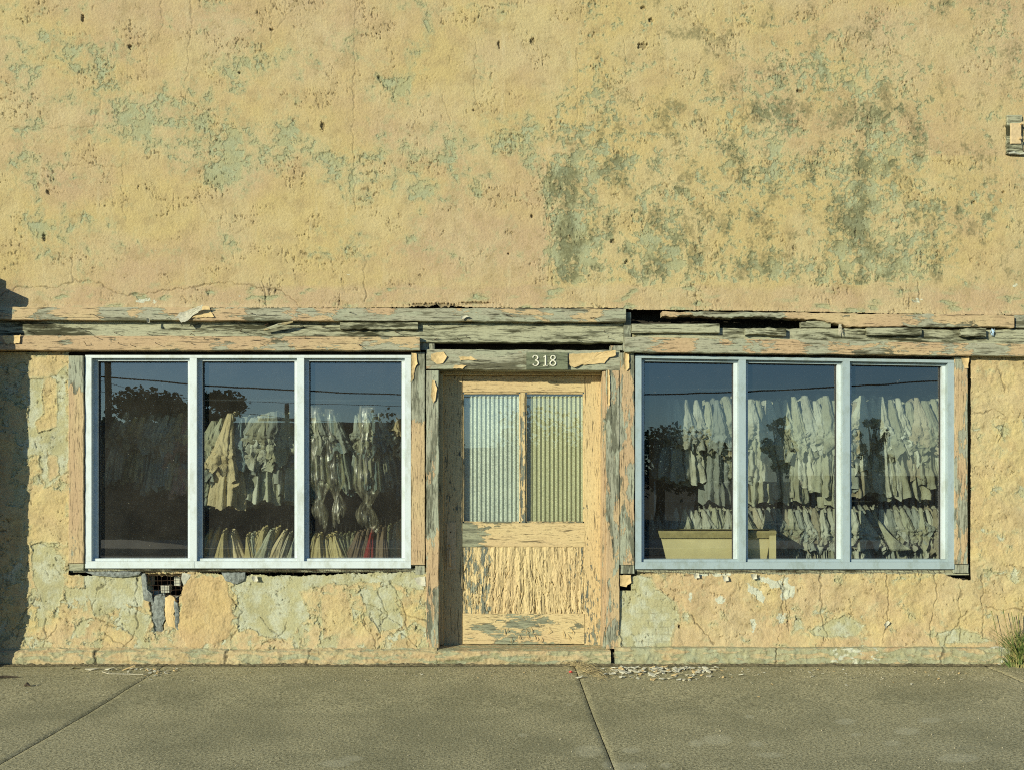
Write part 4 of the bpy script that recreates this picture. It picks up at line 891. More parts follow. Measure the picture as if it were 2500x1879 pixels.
# ---- ground
def slab(x0, x1, y0, y1, lab):
    s_ = 0.02; xs = np.arange(x0, x1 + 1e-6, (x1 - x0) / round((x1 - x0) / s_)); ys = np.arange(y0, y1 + 1e-6, (y1 - y0) / round((y1 - y0) / s_))
    XX, YY = np.meshgrid(xs, ys)
    e = np.minimum.reduce([XX - x0, x1 - XX, YY - y0, y1 - YY])
    Hh = -0.007 * (1 - sst(0, 0.014, e + 0.010 * pn(XX * 14, YY * 14, 201))) + 0.003 * fbm(XX * 1.5, YY * 1.5, 3, 202)
    dist = (D + YY) ; PX = VX + XX * S * D / dist; PY = VY + EYE * S * D / dist
    sp = np.zeros_like(XX)
    for (cx, cy, rx, ry) in [(1437, 1832, 34, 16), (1540, 1831, 24, 8), (1750, 1804, 40, 14), (1625, 1868, 16, 8), (1700, 1813, 20, 10), (1517, 1870, 30, 12), (1845, 1815, 20, 8), (2063, 1760, 26, 8), (2215, 1783, 30, 9), (1560, 1869, 24, 10), (1490, 1866, 22, 12), (1830, 1748, 14, 5), (2180, 1812, 20, 6), (1390, 1720, 10, 4), (2270, 1757, 26, 6), (1880, 1842, 36, 7), (2340, 1850, 50, 10), (2090, 1792, 12, 4), (820, 1862, 40, 10), (860, 1850, 30, 8), (1275, 1793, 12, 5)]:
        sp = np.maximum(sp, np.exp(-(((PX - cx) / rx) ** 2 + ((PY - cy) / ry) ** 2) ** 2))
    sp = sp + 0.35 * np.clip(fbm(XX * 1.2, YY * 2, 3, 203), 0, 1) + 0.25 * sst(1600, 2500, PX)
    wall = np.exp(-np.clip(-YY - 0.1, 0, 9) / 0.55) * (0.6 + 0.8 * fbm(XX * 2, YY * 5, 3, 204))
    P = np.stack([XX, YY, Hh + 0.034 * np.clip(1 + YY / 1.6, 0, 1)], -1)
    o = grid_mesh('sidewalk', P, M_WALK, None, {'maska': np.stack([sp, wall, 0 * sp], -1)}); tag(o, lab, None, None, 'structure')
J = [-9.3, -5.97, -2.68, 0.61, 3.90, 7.2, 10.5]
for i in range(6):
    slab(J[i] + 0.003, J[i + 1] - 0.003, -3.8, -0.07, 'worn concrete sidewalk slab between two joints')
def sheet(name, x0, x1, y0, y1, z, mat, kind='structure'):
    m = MB(); m.add([(x0, y0, z), (x1, y0, z), (x1, y1, z), (x0, y1, z)], [(0, 1, 2, 3)]); o = m.build(name, mat); tag(o, None, None, None, kind); return o
sheet('ground', -400, 400, -400, 60, -0.19, plain('far_ground', (0.10, 0.09, 0.05), 1, 0.3, 2))
m = MB(); m.box(-9.3, 10.5, -3.8, -0.02, -0.18, -0.014); o = m.build('sidewalk_bed', M_SOIL); tag(o, None, None, None, 'structure')
m = MB(); m.box(-60, 60, -4.0, -3.81, -0.18, -0.004); o = m.build('kerb', plain('kerb_concrete', (0.3, 0.29, 0.23), 0.9)); tag(o, None, None, None, 'structure')
sheet('road', -100, 100, -13.5, -4.0, -0.14, M_ROAD)
m = MB(); m.box(-100, 100, -16.5, -13.5, -0.18, -0.01); o = m.build('far_sidewalk', plain('far_concrete', (0.30, 0.28, 0.22), 0.9, 0.1, 3)); tag(o, None, None, None, 'structure')
# soil in the crevice at the foot of the wall
U, V = px_grid(-60, 2560, 0, 26, 2.0)
hh = 0.013 * np.clip(0.5 + fbm(U / 14, V / 8, 4, 210) + 0.5 * fbm(U / 120, V * 0, 2, 211), 0, 2) * sst(0, 6, V) * sst(26, 10, V + 8 * pn(U / 20, V * 0, 212))
o = grid_mesh('soil_strip', np.stack([(U - VX) / S, -0.075 - V / 26 * 0.085, 0.034 + hh], -1), M_SOIL); tag(o, 'dark crumbly soil packed along the foot of the wall', None, None, 'stuff')

# ============================================================ LITTER
def chip_mesh(seed, w, l, th):
    q = random.Random(seed); n = q.randint(4, 7); m = MB(); vs = []
    for s_ in (0, 1):
        for k in range(n):
            a = 2 * math.pi * k / n + q.uniform(-.25, .25); rad = q.uniform(0.7, 1.1)
            vs.append((rad * math.cos(a) * l, rad * math.sin(a) * w, (th if s_ else 0) + 0.15 * w * math.cos(a) ** 2))
    q = random.Random(seed + 1)
    f = [tuple(range(n))[::-1], tuple(range(n, 2 * n))] + [(k, (k + 1) % n, n + (k + 1) % n, n + k) for k in range(n)]
    m.add(vs, f); return m
protos = []
for i in range(9):
    mm = chip_mesh(i * 3 + 1, 0.014, 0.02, 0.003); me = bpy.data.meshes.new('paint_chip'); me.from_pydata(mm.v, [], mm.f); me.update()
    me.materials.append([M_CHIPW, M_CHIP, plain('chalky_chip', (0.46, 0.42, 0.30), 0.9), M_CHIPW][i % 4]); protos.append(me)
q = random.Random(21)
def chip(px, py, s_, label, group, stretch=1.0):
    x, y, z_ = GP(px, py); o = bpy.data.objects.new('paint_chip', q.choice(protos)); C.objects.link(o)
    o.location = (x, y, z_ + 0.002 + 0.003 * s_); o.rotation_euler = (q.uniform(-.35, .35), q.uniform(-.35, .35), q.uniform(0, 6.28)); o.scale = (s_ * stretch, s_, s_ * 1.4)
    cn = {'loose_paint': 'tan', 'chalky_chip': 'grey'}.get(o.data.materials[0].name.split('.')[0], 'white'); label = ('small ' if s_ < .8 else 'large ') + cn + ' ' + label; group = cn + ' ' + group
    tag(o, label, 'paint chip', group)
for i in range(150):
    px = q.gauss(1600, 75) if i % 3 else q.uniform(1500, 1750); py = 1630 + abs(q.gauss(0, 15)); chip(px, min(py, 1672), q.uniform(.6, 1.8), 'flat paint chip in the dense heap on the sidewalk right of the door', 'paint chips heaped right of the door')
for i in range(34): chip(q.gauss(370, 45), 1632 + abs(q.gauss(0, 9)), q.uniform(.4, 1.2), 'paint chip fallen on the sidewalk below the hole in the left wall', 'paint chips below the left window')
for i in range(4): chip(180 + i * 45, 1634 + q.uniform(-3, 3), 1.5, 'long paint sliver on the sidewalk at left, close to the kerb', 'long slivers at left', 2.2)
for i in range(60): chip(q.uniform(1750, 2440), 1632 + abs(q.gauss(0, 26)), q.uniform(.25, .7), 'paint chip scattered on the sidewalk below the right window', 'paint chips below the right window')
for i in range(30): chip(q.uniform(30, 1400), 1634 + abs(q.gauss(0, 18)), q.uniform(.2, .65), 'paint chip scattered on the sidewalk left of the door', 'small chips left of the door')
# fine grit
m = MB()
for i in range(2600):
    py = 1630 + abs(q.gauss(0, 26)) if i < 2000 else q.uniform(1640, 1878); px = q.uniform(0, 2500); x, y, z_ = GP(px, py); s_ = q.uniform(.0014, .0048) * (1.5 if q.random() < .06 else 1)
    m.add([(x - s_, y, z_), (x, y - s_, z_), (x + s_, y, z_), (x, y + s_, z_), (x, y, z_ + s_ * 1.5)], [(0, 1, 4), (1, 2, 4), (2, 3, 4), (3, 0, 4)])
o = m.build('grit', M_GRAV); tag(o, 'fine pale grit strewn over the sidewalk', None, None, 'stuff')
m = MB(); x, y, z_ = GP(1393, 1641); m.tube([(x - .012, y, z_ + .006), (x + .004, y - .004, z_ + .011), (x + .014, y, z_ + .005)], [.005, .009, .004], 7)
o = m.build('red_scrap', M_RED); tag(o, 'tiny bright red plastic scrap beside the straw clump', 'scrap')
m = MB(); x, y, z_ = GP(-30, 1660); x2, y2, z2 = GP(45, 1654); m.tube([(x, y, z_ + .012), ((x + x2) / 2, (y + y2) / 2 + .01, z_ + .02), (x2, y2, z2 + .008)], [.012, .010, .004], 6)
o = m.build('twig', M_BARK); tag(o, 'dark twig lying at the left edge of the sidewalk', 'twig')
m = MB(); a = GP(250, 1640); b = GP(265, 1645); c = GP(350, 1647); m.tube([(a[0], a[1], a[2] + .005), (b[0], b[1], b[2] + .005), (c[0], c[1], c[2] + .006)], .003, 5)
o = m.build('thin_cord', M_ROPE); tag(o, 'thin pale cord lying by the chips at left', 'cord')
m = MB(); a = GP(66, 1675); m.tube([(a[0] - .02, a[1], a[2] + .006), (a[0], a[1], a[2] + .02), (a[0] + .03, a[1] - .01, a[2] + .006)], [.006, .014, .003], 6)
o = m.build('dead_leaf', M_BARK); tag(o, 'curled dark dead leaf on the sidewalk at left', 'leaf')
# straw clump
m = MB()
for i in range(210):
    px = q.gauss(1428, 22); py = 1618 + (px - 1390) * 0.42 + q.gauss(0, 6); py = max(py, 1622); x, y, z_ = GP(px, py); a = q.gauss(-0.75, .45); l = q.uniform(.05, .14); h = q.uniform(.004, .045)
    x += 0; dx, dy_ = math.cos(a) * l, math.sin(a) * l * .6
    m.tube([(x - dx / 2, min(y - dy_ / 2, -.11), z_ + h * .4), (x, min(y, -.11), z_ + h), (x + dx / 2, min(y + dy_ / 2, -.11), z_ + h * .2)], [.0012, .0016, .0008], 3)
o = m.build('straw_clump', M_STRAW); tag(o, 'matted clump of dry straw on the sidewalk by the door step', 'straw')
# grass tuft at right edge
m = MB()
for i in range(420):
    bx = X(2489 + q.gauss(0, 15), -.12); by = -.12 + q.gauss(0, .03) - .02; l = q.uniform(.12, .42) * (0.5 if abs(bx - X(2489)) > .10 else 1); a = q.uniform(0, 6.28); ln_ = q.uniform(.15, .9) * l
    pts = []; 
    for t in (0, .35, .7, 1): pts.append((bx + math.cos(a) * ln_ * t * t, min(by + math.sin(a) * ln_ * t * t, -.03 - .01 * t), l * (t - 0.28 * t * t * (ln_ / l))))
    wd = .0042
    vs = []
    for j, p in enumerate(pts):
        ww = wd * (1 - j / 3.3); vs += [(p[0] - ww, p[1], p[2]), (p[0] + ww, p[1] - ww, p[2])]
    m.add(vs, [(0, 1, 3, 2), (2, 3, 5, 4), (4, 5, 7, 6)])
for i in range(6):
    bx = X(2470 + q.gauss(0, 18), -.12); l = q.uniform(.42, .5); d_ = q.uniform(-.10, .03)
    m.tube([(bx, -.13, 0), (bx + d_ * .3, -.13, l * .5), (bx + d_, -.12, l)], [.0018, .0014, .003], 4)
o = m.build('grass_tuft', M_GRASS); tag(o, 'green and yellow grass tuft at the right end of the kerb', 'grass tuft')

# ============================================================ BEHIND THE GLASS
def rack(name, x0, x1, y, z, label):
    t = thing(name, label, 'clothes rack', ((x0 + x1) / 2, y, 0.08))
    m = MB(); m.tube([(x0, y, z), (x1, y, z)], 0.012, 8); m.build('rod', M_ROD, t, True)
    for x in (x0, x1):
        m = MB(); m.tube([(x, y + .02, 0.08), (x, y + .02, z + .02)], 0.014, 8); m.build('upright', M_ROD, t, True)
YL, YR = 0.74, 0.50      # front of the garments
cen = 0.22               # garments reach this far back from their front to the rod
rack('clothes_rack', X(225, 1), X(1010, 1), YL + cen, Z(975, .9), 'upper steel clothes rail behind the left window')
rack('clothes_rack', X(450, 1), X(1010, 1), YL + cen + .06, Z(1318, .9), 'lower steel clothes rail behind the left window')
rack('clothes_rack', X(1600, .7), X(2330, .7), YR + cen, Z(950, .7), 'upper steel clothes rail behind the right window')
rack('clothes_rack', X(1600, .7), X(2330, .7), YR + cen + .06, Z(1222, .7), 'lower steel clothes rail behind the right window')
def tri(x): x = x / 6.2832; return 4 * abs(x - math.floor(x + 0.5)) - 1
def tubesurf(cx, cy, z0, z1, hw, hd, lean, seed, nr=30, ns_=30, amp=0.2, crump=0.012, bend=0.02, hem=0.0, front=1.0):
    """draped tube. hw/hd functions of t -> half width (x) and depth (y); returns vertices and faces"""
    q = random.Random(seed); ks = [(q.choice([3, 4, 5]), q.uniform(0, 6.3), q.uniform(-2, 2)), (q.choice([8, 9, 11]), q.uniform(0, 6.3), q.uniform(-1.2, 1.2)), (q.choice([15, 17, 19]), q.uniform(0, 6.3), q.uniform(-1, 1))]
    vs = []; fs = []; ph = q.uniform(0, 50); kz = q.uniform(1.5, 3); hs = q.uniform(-.05, .05)
    for i in range(nr + 1):
        t = i / nr; a = amp * (0.35 + 0.9 * t); bx = cx + lean * t + bend * mnoise.noise(Vector((t * kz, ph, 0))) * t * 2
        for k in range(ns_):
            th = 2 * math.pi * k / ns_; rr_ = 1.0
            for (n, p, tw), w_ in zip(ks, (0.4, 0.9, 0.6)): rr_ += a * w_ * tri(n * th + p + tw * t * 1.2)
            x = bx + hw(t) * rr_ * math.cos(th); y = cy + hd(t) * (0.5 + 0.5 * rr_) * math.sin(th)
            z = z0 + (z1 - z0) * t + hem * t ** 4 * (0.02 * math.sin(5 * th + ph) + 0.03 * mnoise.noise(Vector((x * 30, ph, 1))) + hs * math.cos(th))
            c = crump * (0.3 + 1.2 * t)
            v = Vector((x * 20 + ph, y * 9, z * 11)); rg_ = 1 - 3.2 * abs(mnoise.noise(v * 0.9 + Vector((3, 50, 8))))
            x += .45 * c * (mnoise.noise(v) + .4 * rg_); y += c * (1.0 * mnoise.noise(v + Vector((31, 7, 3))) - .8 * rg_); z += .5 * c * mnoise.noise(v + Vector((11, 27, 9)))
            vs.append((x, y, z))
    for i in range(nr):
        for k in range(ns_): fs.append((i * ns_ + k, i * ns_ + (k + 1) % ns_, (i + 1) * ns_ + (k + 1) % ns_, (i + 1) * ns_ + k))
    fs.append(tuple(range(ns_)))
    return vs, fs
ORD = ['first', 'second', 'third', 'fourth', 'fifth', 'sixth', 'seventh', 'eighth', 'ninth', 'tenth', 'eleventh', 'twelfth', 'thirteenth', 'fourteenth', 'fifteenth', 'sixteenth', 'seventeenth', 'eighteenth', 'nineteenth', 'twentieth']
ALLG = []
def garment(px, pytop, yfront, length, kind, lean, row, side, seed, wid=0.05, slv=0.5, slean=None, longcoat=False, size=1.0, cone=False):
    q = random.Random(seed); x = X(px, yfront); zt = Z(pytop, yfront); yc = yfront + cen
    name = 'hanging_coat' if longcoat else 'hanging_shirt'
    t = thing(name, None, 'garment', (x, yc, zt - length)); mat = CL[kind]
    mb = MB(); hw = lambda s_: wid * (0.18 + 1.05 * min(1, s_ * 1.2) + 0.5 * s_); hd = lambda s_: (0.095 if cone else 0.175) * (min(1, s_ / 0.07 + 0.15) ** 0.6) * (0.92 + 0.08 * s_)
    # the front shoulder is a little lower than the neck
    vs, fs = tubesurf(x, yc - .08 if cone else yc, zt + .01, zt - length, hw, hd, lean, seed, 44, 84, 0.20 if cone else 0.27, 0.004 if cone else 0.012, 0.008, 1.0)
    vs = [(a, b, c - 0.05 * max(0, 1 - (zt - c) / 0.3) * abs(b - yc) / 0.2) for a, b, c in vs]
    mb.add(vs, fs); mb.build('garment_body', mat, t, True)
    if cone: slv = 0.0
    sl = length * slv; sln = lean * slv * 1.0 + (slean if slean is not None else q.uniform(-.03, .05))
    mb = MB(); hw2 = lambda s_: (wid * 0.22 + 0.058 * min(1, s_ * 1.15)) * (1 + .25 * s_ ** 3) * size; hd2 = lambda s_: 0.022 + 0.022 * min(1, s_ * 2)
    vs, fs = tubesurf(x, yfront + .02, zt - .03, zt - .03 - sl, hw2, hd2, sln, seed + 5, 34, 60, 0.22, 0.014, 0.012, 1.8)
    vs2 = []
    for (a, b, c) in vs:
        tt_ = (zt - .035 - c) / max(sl, .01); cr = math.exp(-((tt_ - .72) / .18) ** 2)
        b += cr * 0.030 * (mnoise.noise(Vector((a * 12, seed, c * 45))) - abs(mnoise.noise(Vector((a * 22, seed, c * 30))))) - cr * 0.006; a += cr * 0.014 * mnoise.noise(Vector((b * 20, seed + 3, c * 40)))
        vs2.append((a, b, c))
    if not cone: mb.add(vs2, fs); mb.build('sleeve', mat, t, True)
    mb = MB(); mb.tube([(x, yc, zt), (x, yc, zt + .03), (x, yc + .012, zt + .05), (x, yc + .0, zt + .062), (x, yc - .012, zt + .05)], .0022, 4); mb.tube([(x, yc - .19, zt - .045), (x, yc, zt), (x, yc + .19, zt - .045)], .004, 5); mb.build('hanger', M_ROD, t)
    ALLG.append((t, px, kind, row, side, name)); return t
q = random.Random(99)
def row(px0, px1, step, pytop, yf, lens, kinds, row_, side, seed, leanf=0.0, slv=(.45, .58), wid=(.055, .085), gaps=[], jt=8):
    px = px0; i = 0
    while px < px1:
        if not any(a < px < b for a, b in gaps):
            k = q.choice(kinds); ln_ = q.uniform(*lens)
            garment(px, pytop + q.uniform(-jt, jt), yf + q.uniform(-.035, .05), ln_, k, leanf * (0.4 + 1.6 * q.random()) + q.uniform(-.05, .06), row_, side, seed + i * 13, q.uniform(*wid), q.uniform(*slv), q.uniform(-.03, .08), size=q.uniform(1.0, 1.4))
        px += step * q.uniform(.75, 1.3); i += 1
# right window
row(1650, 2300, 22, 964, YR, (.60, .95), ['sage', 'sage', 'grey', 'pale', 'sage', 'pale', 'grey', 'taupe', 'pale'], 'upper', 'right', 1000, .045)
row(1650, 2305, 16, 1233, YR + .02, (.62, .78), ['sage', 'grey', 'pale', 'sage', 'taupe', 'grey', 'pale'], 'lower', 'right', 3000, .05, (.36, .5), (.034, .05), jt=4)
garment(1632, 966, YR + .05, .75, 'grey', .03, 'upper', 'right', 881, .06)
for px in (1590, 1606, 1622, 1638): garment(px, 1246, YR + .1, .6, 'grey', .02, 'lower', 'right', 700 + px, .035)
# left window, first pane in shade: cloth colours paled to make up for missing light
for (px, k, l) in [(278, 'pale', .62), (300, 'pale', .65), (322, 'khaki', .62), (340, 'cream', .60), (362, 'pale', .66), (380, 'pale', .70), (398, 'pale', .68), (414, 'pale', .66), (432, 'cream', .72), (450, 'pinkish', .72), (466, 'cream', .7)]:
    garment(px + 8, 1000 + q.uniform(-4, 10), YL, l, k, -.09, 'upper', 'left', 100 + px, .07, q.uniform(.35, .5), -.05, size=1.2)
# second pane
for (px, k, l, top, ln_, w_) in [(500, 'grey', .64, 1048, -.05, .05), (522, 'sage', .60, 1018, -.08, .06), (586, 'blue', .66, 1012, -.13, .06), (600, 'grey', .60, 1008, -.20, .08), (622, 'grey', .64, 1010, -.20, .09),
                           (648, 'sage', .60, 1002, -.14, .10), (668, 'grey', .58, 996, -.04, .09), (684, 'sage', .62, 998, .05, .09), (706, 'grey', .66, 1008, .08, .07), (722, 'blue', .66, 1012, .05, .06), (636, 'pale', .72, 1006, -.10, .08), (657, 'sage', .74, 1000, -.03, .08), (676, 'pale', .70, 998, .03, .07), (697, 'sage', .72, 1002, .07, .07), (612, 'sage', .70, 1012, -.16, .07)]:
    garment(px, top, YL + q.uniform(-.04, .04), l + .08, k, ln_, 'upper', 'left', 200 + px, w_ * 1.15, q.uniform(.42, .60), -.04, size=1.5)
garment(562, 1000, YL - .10, .86, 'cream', -.07, 'upper', 'left', 4242, .095, .62, -.05, longcoat=True, size=1.35)
garment(541, 1012, YL - .03, .66, 'sage', -.12, 'upper', 'left', 4243, .06, .5, -.06, size=1.2)
# third pane
for (px, k, l, top, ln_) in [(746, 'grey', .6, 1002, .02), (768, 'pale', .60, 1004, .03), (790, 'sage', .68, 1000, .08), (804, 'blue', .72, 1000, .10), (757, 'grey', .58, 1006, .02), (778, 'grey', .66, 1002, .06), (816, 'grey', .70, 1004, .12), (868, 'grey', .62, 1004, .01), (884, 'blue', .70, 1000, .04), (900, 'sage', .66, 998, .05), (935, 'grey', .66, 1002, .12), (876, 'sage', .66, 1002, .03), (892, 'pale', .64, 998, .03), (910, 'blue', .74, 996, .06), (926, 'pale', .64, 998, .08), (966, 'cream', .40, 1008, -.02), (988, 'navy', .62, 1040, -.02)]:
    garment(px, top, YL + q.uniform(-.03, .04), l, k, ln_, 'upper', 'left', 300 + px, .042, q.uniform(.4, .5), .03, size=1.0)
ql = random.Random(77); px = 506
while px < 722:
    top = 1292 + 8 * math.sin(px / 22.0) + ql.uniform(-5, 5)
    if not 572 < px < 596: garment(px, top, YL + .03 + ql.uniform(-.04, .04), .62, ql.choice(['khaki', 'khaki', 'khaki', 'taupe', 'cream', 'sage']), (.12 * math.sin(px / 30.0 + 1.0) - .05) * 1.6, 'lower', 'left', int(400 + px), ql.uniform(.075, .11), .5, 0, cone=True)
    px += ql.uniform(11, 19)
px = 750
while px < 990:
    k = 'khaki' if px < 815 else ('olive' if px < 872 else ('brown' if px < 898 else ('red' if px < 923 else ('brown' if px < 945 else ('olive' if px < 958 else ql.choice(['khaki', 'cream', 'khaki']))))))
    top = 1300 if px < 830 else 1304 - (px - 830) * .24; ln_ = (.10 * math.sin((px - 750) / 24.0 - 1.2)) if px < 860 else -.13 + (px - 860) * .0015
    garment(px, top + ql.uniform(-4, 4), YL + .03 + ql.uniform(-.03, .03), .62, k, ln_ * 1.5, 'lower', 'left', int(900 + px), ql.uniform(.07, .095) if k != 'red' else .06, .5, 0, cone=True)
    px += ql.uniform(10, 17)
# labels: counted from the left inside each pane
panes = {'left': [(0, 480, 'left pane'), (480, 733, 'middle pane'), (733, 1100, 'right pane')], 'right': [(1400, 1813, 'left pane'), (1813, 2067, 'middle pane'), (2067, 2500, 'right pane')]}
for side in ('left', 'right'):
    for row_ in ('upper', 'lower'):
        for a, b, pn_ in panes[side]:
            L = sorted([g_ for g_ in ALLG if g_[4] == side and g_[3] == row_ and a <= g_[1] < b], key=lambda g_: g_[1]); cnt = {}
            for (t, px, kind, _, _, nm_) in L:
                c = cnt.get(kind, 0); cnt[kind] = c + 1; what = 'coat' if nm_ == 'hanging_coat' else 'shirt'
                t['label'] = '%s %s %s from left in %s row, %s of %s window' % (ORD[c], CNAME[kind], what, row_, pn_, side)
                t['group'] = 'clothes in the %s row behind the %s window' % (row_, side)
# plastic covers
def cover(px, top, bot, wid, seed, lean, label, knot=True, yo=-0.07):
    y = YL + yo + .05; x = X(px, y); z0 = Z(top, y); z1 = Z(bot, y)
    def hw(t):
        if not knot: return wid * (0.45 + 0.6 * t ** .5)
        if t < .80: return wid * (0.55 + 0.45 * min(1, t * 1.6)) * (1 if t < .66 else 1 - (t - .66) / .14 * .78)
        return wid * (0.22 + 0.55 * math.sin((t - .80) / .20 * math.pi * .8))
    vs, fs = tubesurf(x, y + .02, z0, z1, hw, lambda t: hw(t) * .9 if hw(t) < .09 else .08, lean, seed, 56, 48, 0.16, 0.010, 0.015, 1.5)
    m = MB(); m.add(vs, fs); o = m.build('plastic_garment_cover', M_PLAS, None, True, loc=(x, y, z1)); tag(o, label, 'plastic cover', 'plastic covers behind the left window')
cover(770, 990, 1275, .085, 52, .05, 'clear knotted cover at the left of the right pane, left window')
cover(802, 996, 1268, .075, 53, .10, 'second clear knotted cover in the right pane of the left window')
cover(895, 990, 1290, .12, 54, .0, 'wide glossy cover over three pale shirts, right pane of left window')
# the cream trough behind the right window
TR = thing('cream_trough', 'cream sheet-metal trough with olive rolled rim behind the right window', 'trough', (X(1750, .3), .28, Z(1420, .3)))
def tr_ring(z, ins, y0, y1): return [(X(1612 + ins, .15), y0, z), (X(1882 - ins * .6, .15), y0, z), (X(1890 - ins * .6, .4), y1, z), (X(1612 + ins, .4), y1, z)]
m = MB(); a = tr_ring(Z(1305, .15), 0, .15, .42); b = tr_ring(Z(1430, .15), 32, .19, .38); m.add(a + b, [(0, 1, 5, 4), (1, 2, 6, 5), (2, 3, 7, 6), (3, 0, 4, 7), (4, 5, 6, 7)]); m.build('trough_body', M_TROUGH, TR)
m = MB(); zt = Z(1300, .13); p = tr_ring(zt, -3, .14, .43)
yo = .035; zb = Z(1312, .12)
for (r0, r1) in [(0.0, 0.0)]:
    o_ = [(X(1608, .15) - .006, .115, zt), (X(1893, .15), .115, zt), (X(1893, .4), .45, zt), (X(1608, .4) - .006, .45, zt)]
    lo = [(X(1610, .15), .125, zb), (X(1889, .15), .125, zb), (X(1889, .4), .44, zb), (X(1610, .4), .44, zb)]
    top_ = [(q_[0], q_[1] + (.012 if k < 2 else -.012), zt + .018) for k, q_ in enumerate(o_)]
    inn = [(X(1622, .17), .165, zt + .014), (X(1878, .17), .165, zt + .014), (X(1878, .38), .40, zt + .014), (X(1622, .38), .40, zt + .014)]
    V_ = lo + o_ + top_ + inn; F_ = []
    for q_ in (0, 4, 8):
        for k in range(4): F_.append((q_ + k, q_ + (k + 1) % 4, q_ + 4 + (k + 1) % 4, q_ + 4 + k))
    m.add(V_, F_)
m.build('trough_rim', M_RIM, TR)
m = MB(); m.box(X(1877, .14), X(1893, .14), .12, .135, Z(1405, .14), Z(1302, .14)); m.build('corner_strap', M_TROUGH, TR)
# hanging corner cloth seen in the lower right row
m = MB(); vs = []; n = 12
for i in range(n + 1):
    for j in range(n + 1):
        s_, t_ = i / n, j / n; px = 2128 + (2178 - 2128) * s_ + t_ * (2 - s_ * 0) * 24; py = 1245 + s_ * 66 + t_ * (100 - 70 * s_)
        yv = YR - .08 + .02 * math.sin(s_ * 5 + t_ * 4) + .015 * mnoise.noise(Vector((s_ * 4, t_ * 4, 2))); vs.append((X(px, yv), yv, Z(py, yv)))
m.add(vs, [(i * (n + 1) + j, (i + 1) * (n + 1) + j, (i + 1) * (n + 1) + j + 1, i * (n + 1) + j + 1) for i in range(n) for j in range(n)])
o = m.build('folded_cloth', CL['sage'], None, True); tag(o, 'flat sage cloth spread over the lower row in the right pane', 'cloth')
md = o.modifiers.new('thickness', 'SOLIDIFY'); md.thickness = 0.004

# ============================================================ ACROSS THE STREET (seen only in the glass)
def RX(px, d): return (px - VX) / S * (D + d) / D
def RZ(py, d): return EYE + (VY - py) / S * (D + d) / D
def far_building(name, px0, px1, pyt, d, mat, label, wins, dep=9):
    x0, x1 = RX(px0, d), RX(px1, d); h = RZ(pyt, d)
    t = thing(name, label, 'building', ((x0 + x1) / 2, -d - 4, -.18))
    m = MB(); m.box(x0, x1, -d - dep, -d, -.18, h); m.build('wall', mat, t)
    m = MB(); m.box(x0 - .15, x1 + .15, -d - dep - .1, -d + .15, h, h + .12); m.build('roof', M_FARR, t)
    for (a, b, c, e) in wins:
        m = MB(); m.box(RX(a, d), RX(b, d), -d, -d + .05, RZ(e, d), RZ(c, d)); m.build('window', M_FARW, t)
    return t
fb = far_building('brick_building', 100, 985, 1040, 22, M_FARB, 'low dark brick building across the street', [(420, 470, 1080, 1150), (560, 620, 1080, 1150), (700, 760, 1080, 1150), (820, 880, 1080, 1180)])
m = MB(); m.box(RX(930, 23), RX(962, 23), -24.2, -23, 3.0, RZ(1040, 23)); m.build('chimney', M_FARB, fb)
far_building('ribbed_building', 1960, 2700, 1168, 30, M_SIDE, 'long low building with ribbed siding across the street', [(2118, 2148, 1190, 1260)], 1.6)
far_building('small_shed', 1100, 1540, 1100, 26, M_FARB, 'small dark shed across the street', [])
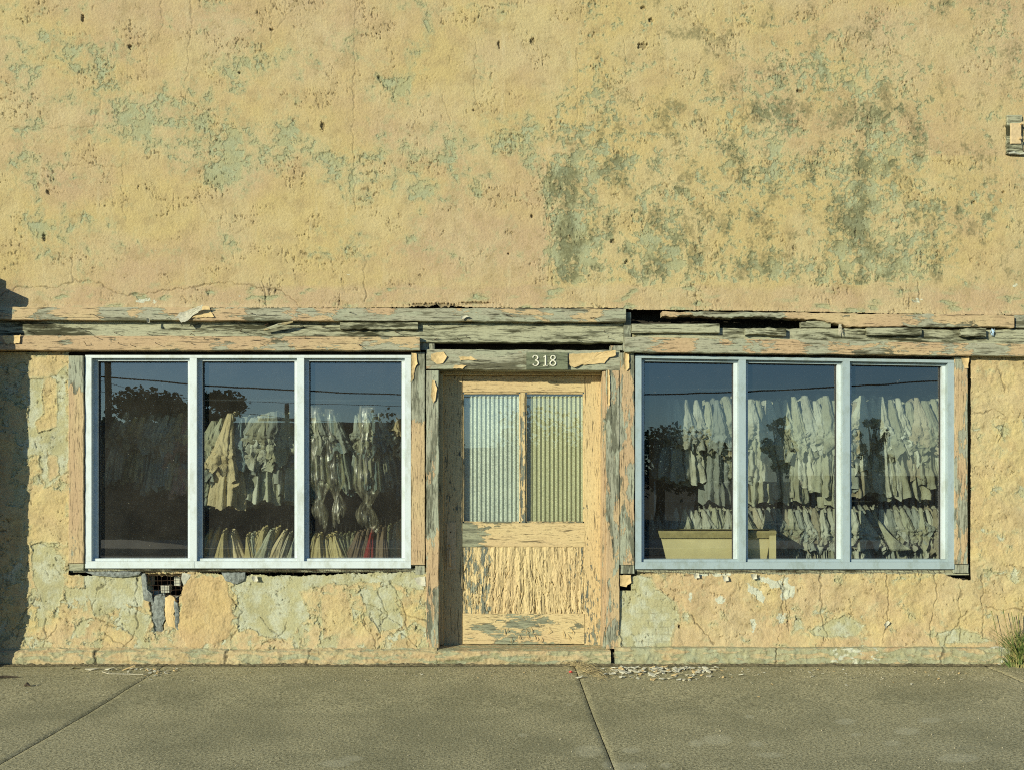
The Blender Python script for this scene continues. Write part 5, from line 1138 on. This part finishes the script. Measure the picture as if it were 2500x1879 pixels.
def tree(px, d, pytop, width, seed, label, trunkr=.22):
    x = RX(px, d); h = RZ(pytop, d); q = random.Random(seed)
    t = thing('broadleaf_tree', label, 'tree', (x, -d, -.18)); m = MB()
    m.tube([(x, -d, -.18), (x + .1, -d, h * .3), (x - .1, -d, h * .55), (x, -d, h * .8)], [trunkr, trunkr * .8, trunkr * .5, trunkr * .15], 8)
    cl = []
    for i in range(34 if width > 2 else 20):
        a = q.uniform(0, 6.28); u = q.random(); zz_ = h * (.42 + .56 * u); rad = width * math.sqrt(max(0.02, 1 - ((u - .35) / .68) ** 2)) * q.uniform(.35, 1) * .75
        c = (x + rad * math.cos(a), -d + rad * math.sin(a), min(zz_, h - .4)); cl.append(c)
        m.tube([(x, -d, h * (.25 + .3 * u)), ((x + c[0]) / 2, (-d + c[1]) / 2, (h * .4 + c[2]) / 2 + .2), c], [.07, .05, .02], 5)
    m.build('trunk', M_BARK, t); vs = []; fs = []
    for c in cl:
        rr_ = width * q.uniform(.16, .34)
        for k in range(95 if width > 1.8 else 45):
            v = Vector((q.gauss(0, 1), q.gauss(0, 1), q.gauss(0, 1))).normalized() * rr_ * q.random() ** .4; p = Vector(c) + Vector((v.x, v.y, v.z * .8)); s_ = q.uniform(.05, .11) * (d / 25)
            a = Vector((q.gauss(0, 1), q.gauss(0, 1), q.gauss(0, 1))).normalized() * s_; b = a.cross(Vector((q.random(), q.random(), q.random()))).normalized() * s_ * .7; n = len(vs)
            vs += [p - a, p - b, p + a, p + b]; fs.append((n, n + 1, n + 2, n + 3))
    m = MB(); m.add(vs, fs); m.build('crown', M_LEAF, t)
tree(365, 34, 962, 3.0, 1, 'broad tree behind the brick building, seen in the left window glass')
tree(452, 36, 990, 2.4, 2, 'smaller round tree behind the brick building')
tree(528, 34, 950, 1.9, 3, 'pointed tree behind the brick building, reflected in the middle pane')
tree(205, 32, 1000, 2.0, 4, 'tree beside the utility pole across the street')
tree(1610, 30, 1062, 3.6, 5, 'round dark tree reflected in the left pane of the right window')
tree(1705, 34, 1080, 2.0, 6, 'slim tree right of the round dark tree')
tree(1905, 30, 1000, .8, 7, 'thin airy tree left of the ribbed building', .12)
tree(2135, 29, 1005, .9, 8, 'thin airy tree in front of the ribbed building', .12)
tree(1330, 30, 1010, 3.6, 9, 'wide tree facing the door from across the street')
tree(1000, 34, 1010, 3.4, 10, 'tree behind the chimney of the brick building')
def pole(px, d, top, rad, label, lean=0):
    x = RX(px, d); t = thing('utility_pole', label, 'utility pole', (x, -d, -.18)); m = MB(); m.tube([(x, -d, -.18), (x - lean, -d, top)], [rad, rad * .75], 10); m.build('pole_shaft', M_POLE, t)
    m = MB(); m.tube([(x - lean - 1.1, -d, top - .6), (x - lean + 1.1, -d, top - .6)], .06, 6); m.build('crossarm', M_POLE, t)
pole(271, 24, 9.5, .13, 'tall leaning utility pole reflected in the left pane', .3); pole(699, 30, RZ(985, 30), .12, 'short dark utility pole reflected in the middle pane')
def wire(pts, d, rad, label):
    m = MB(); m.tube([(RX(a, d), -d, RZ(b, d)) for a, b in pts], rad, 5); o = m.build('overhead_wire', M_WIRE); tag(o, label, 'wire', 'wires across the street')
wire([(x, 966 - (4.8e-5 if x < 1250 else 3.5e-5) * (x - 1250) ** 2) for x in range(-400, 2950, 60)], 14, .017, 'thick sagging overhead cable reflected in both windows')
wire([(-400, 800), (250, 930), (460, 990), (700, 1020), (1000, 1040)], 23, .008, 'thin wire sloping down to the brick building')
wire([(-400, 925), (240, 955), (480, 972), (740, 985), (985, 992)], 23, .008, 'thin wire running above the brick building roof')
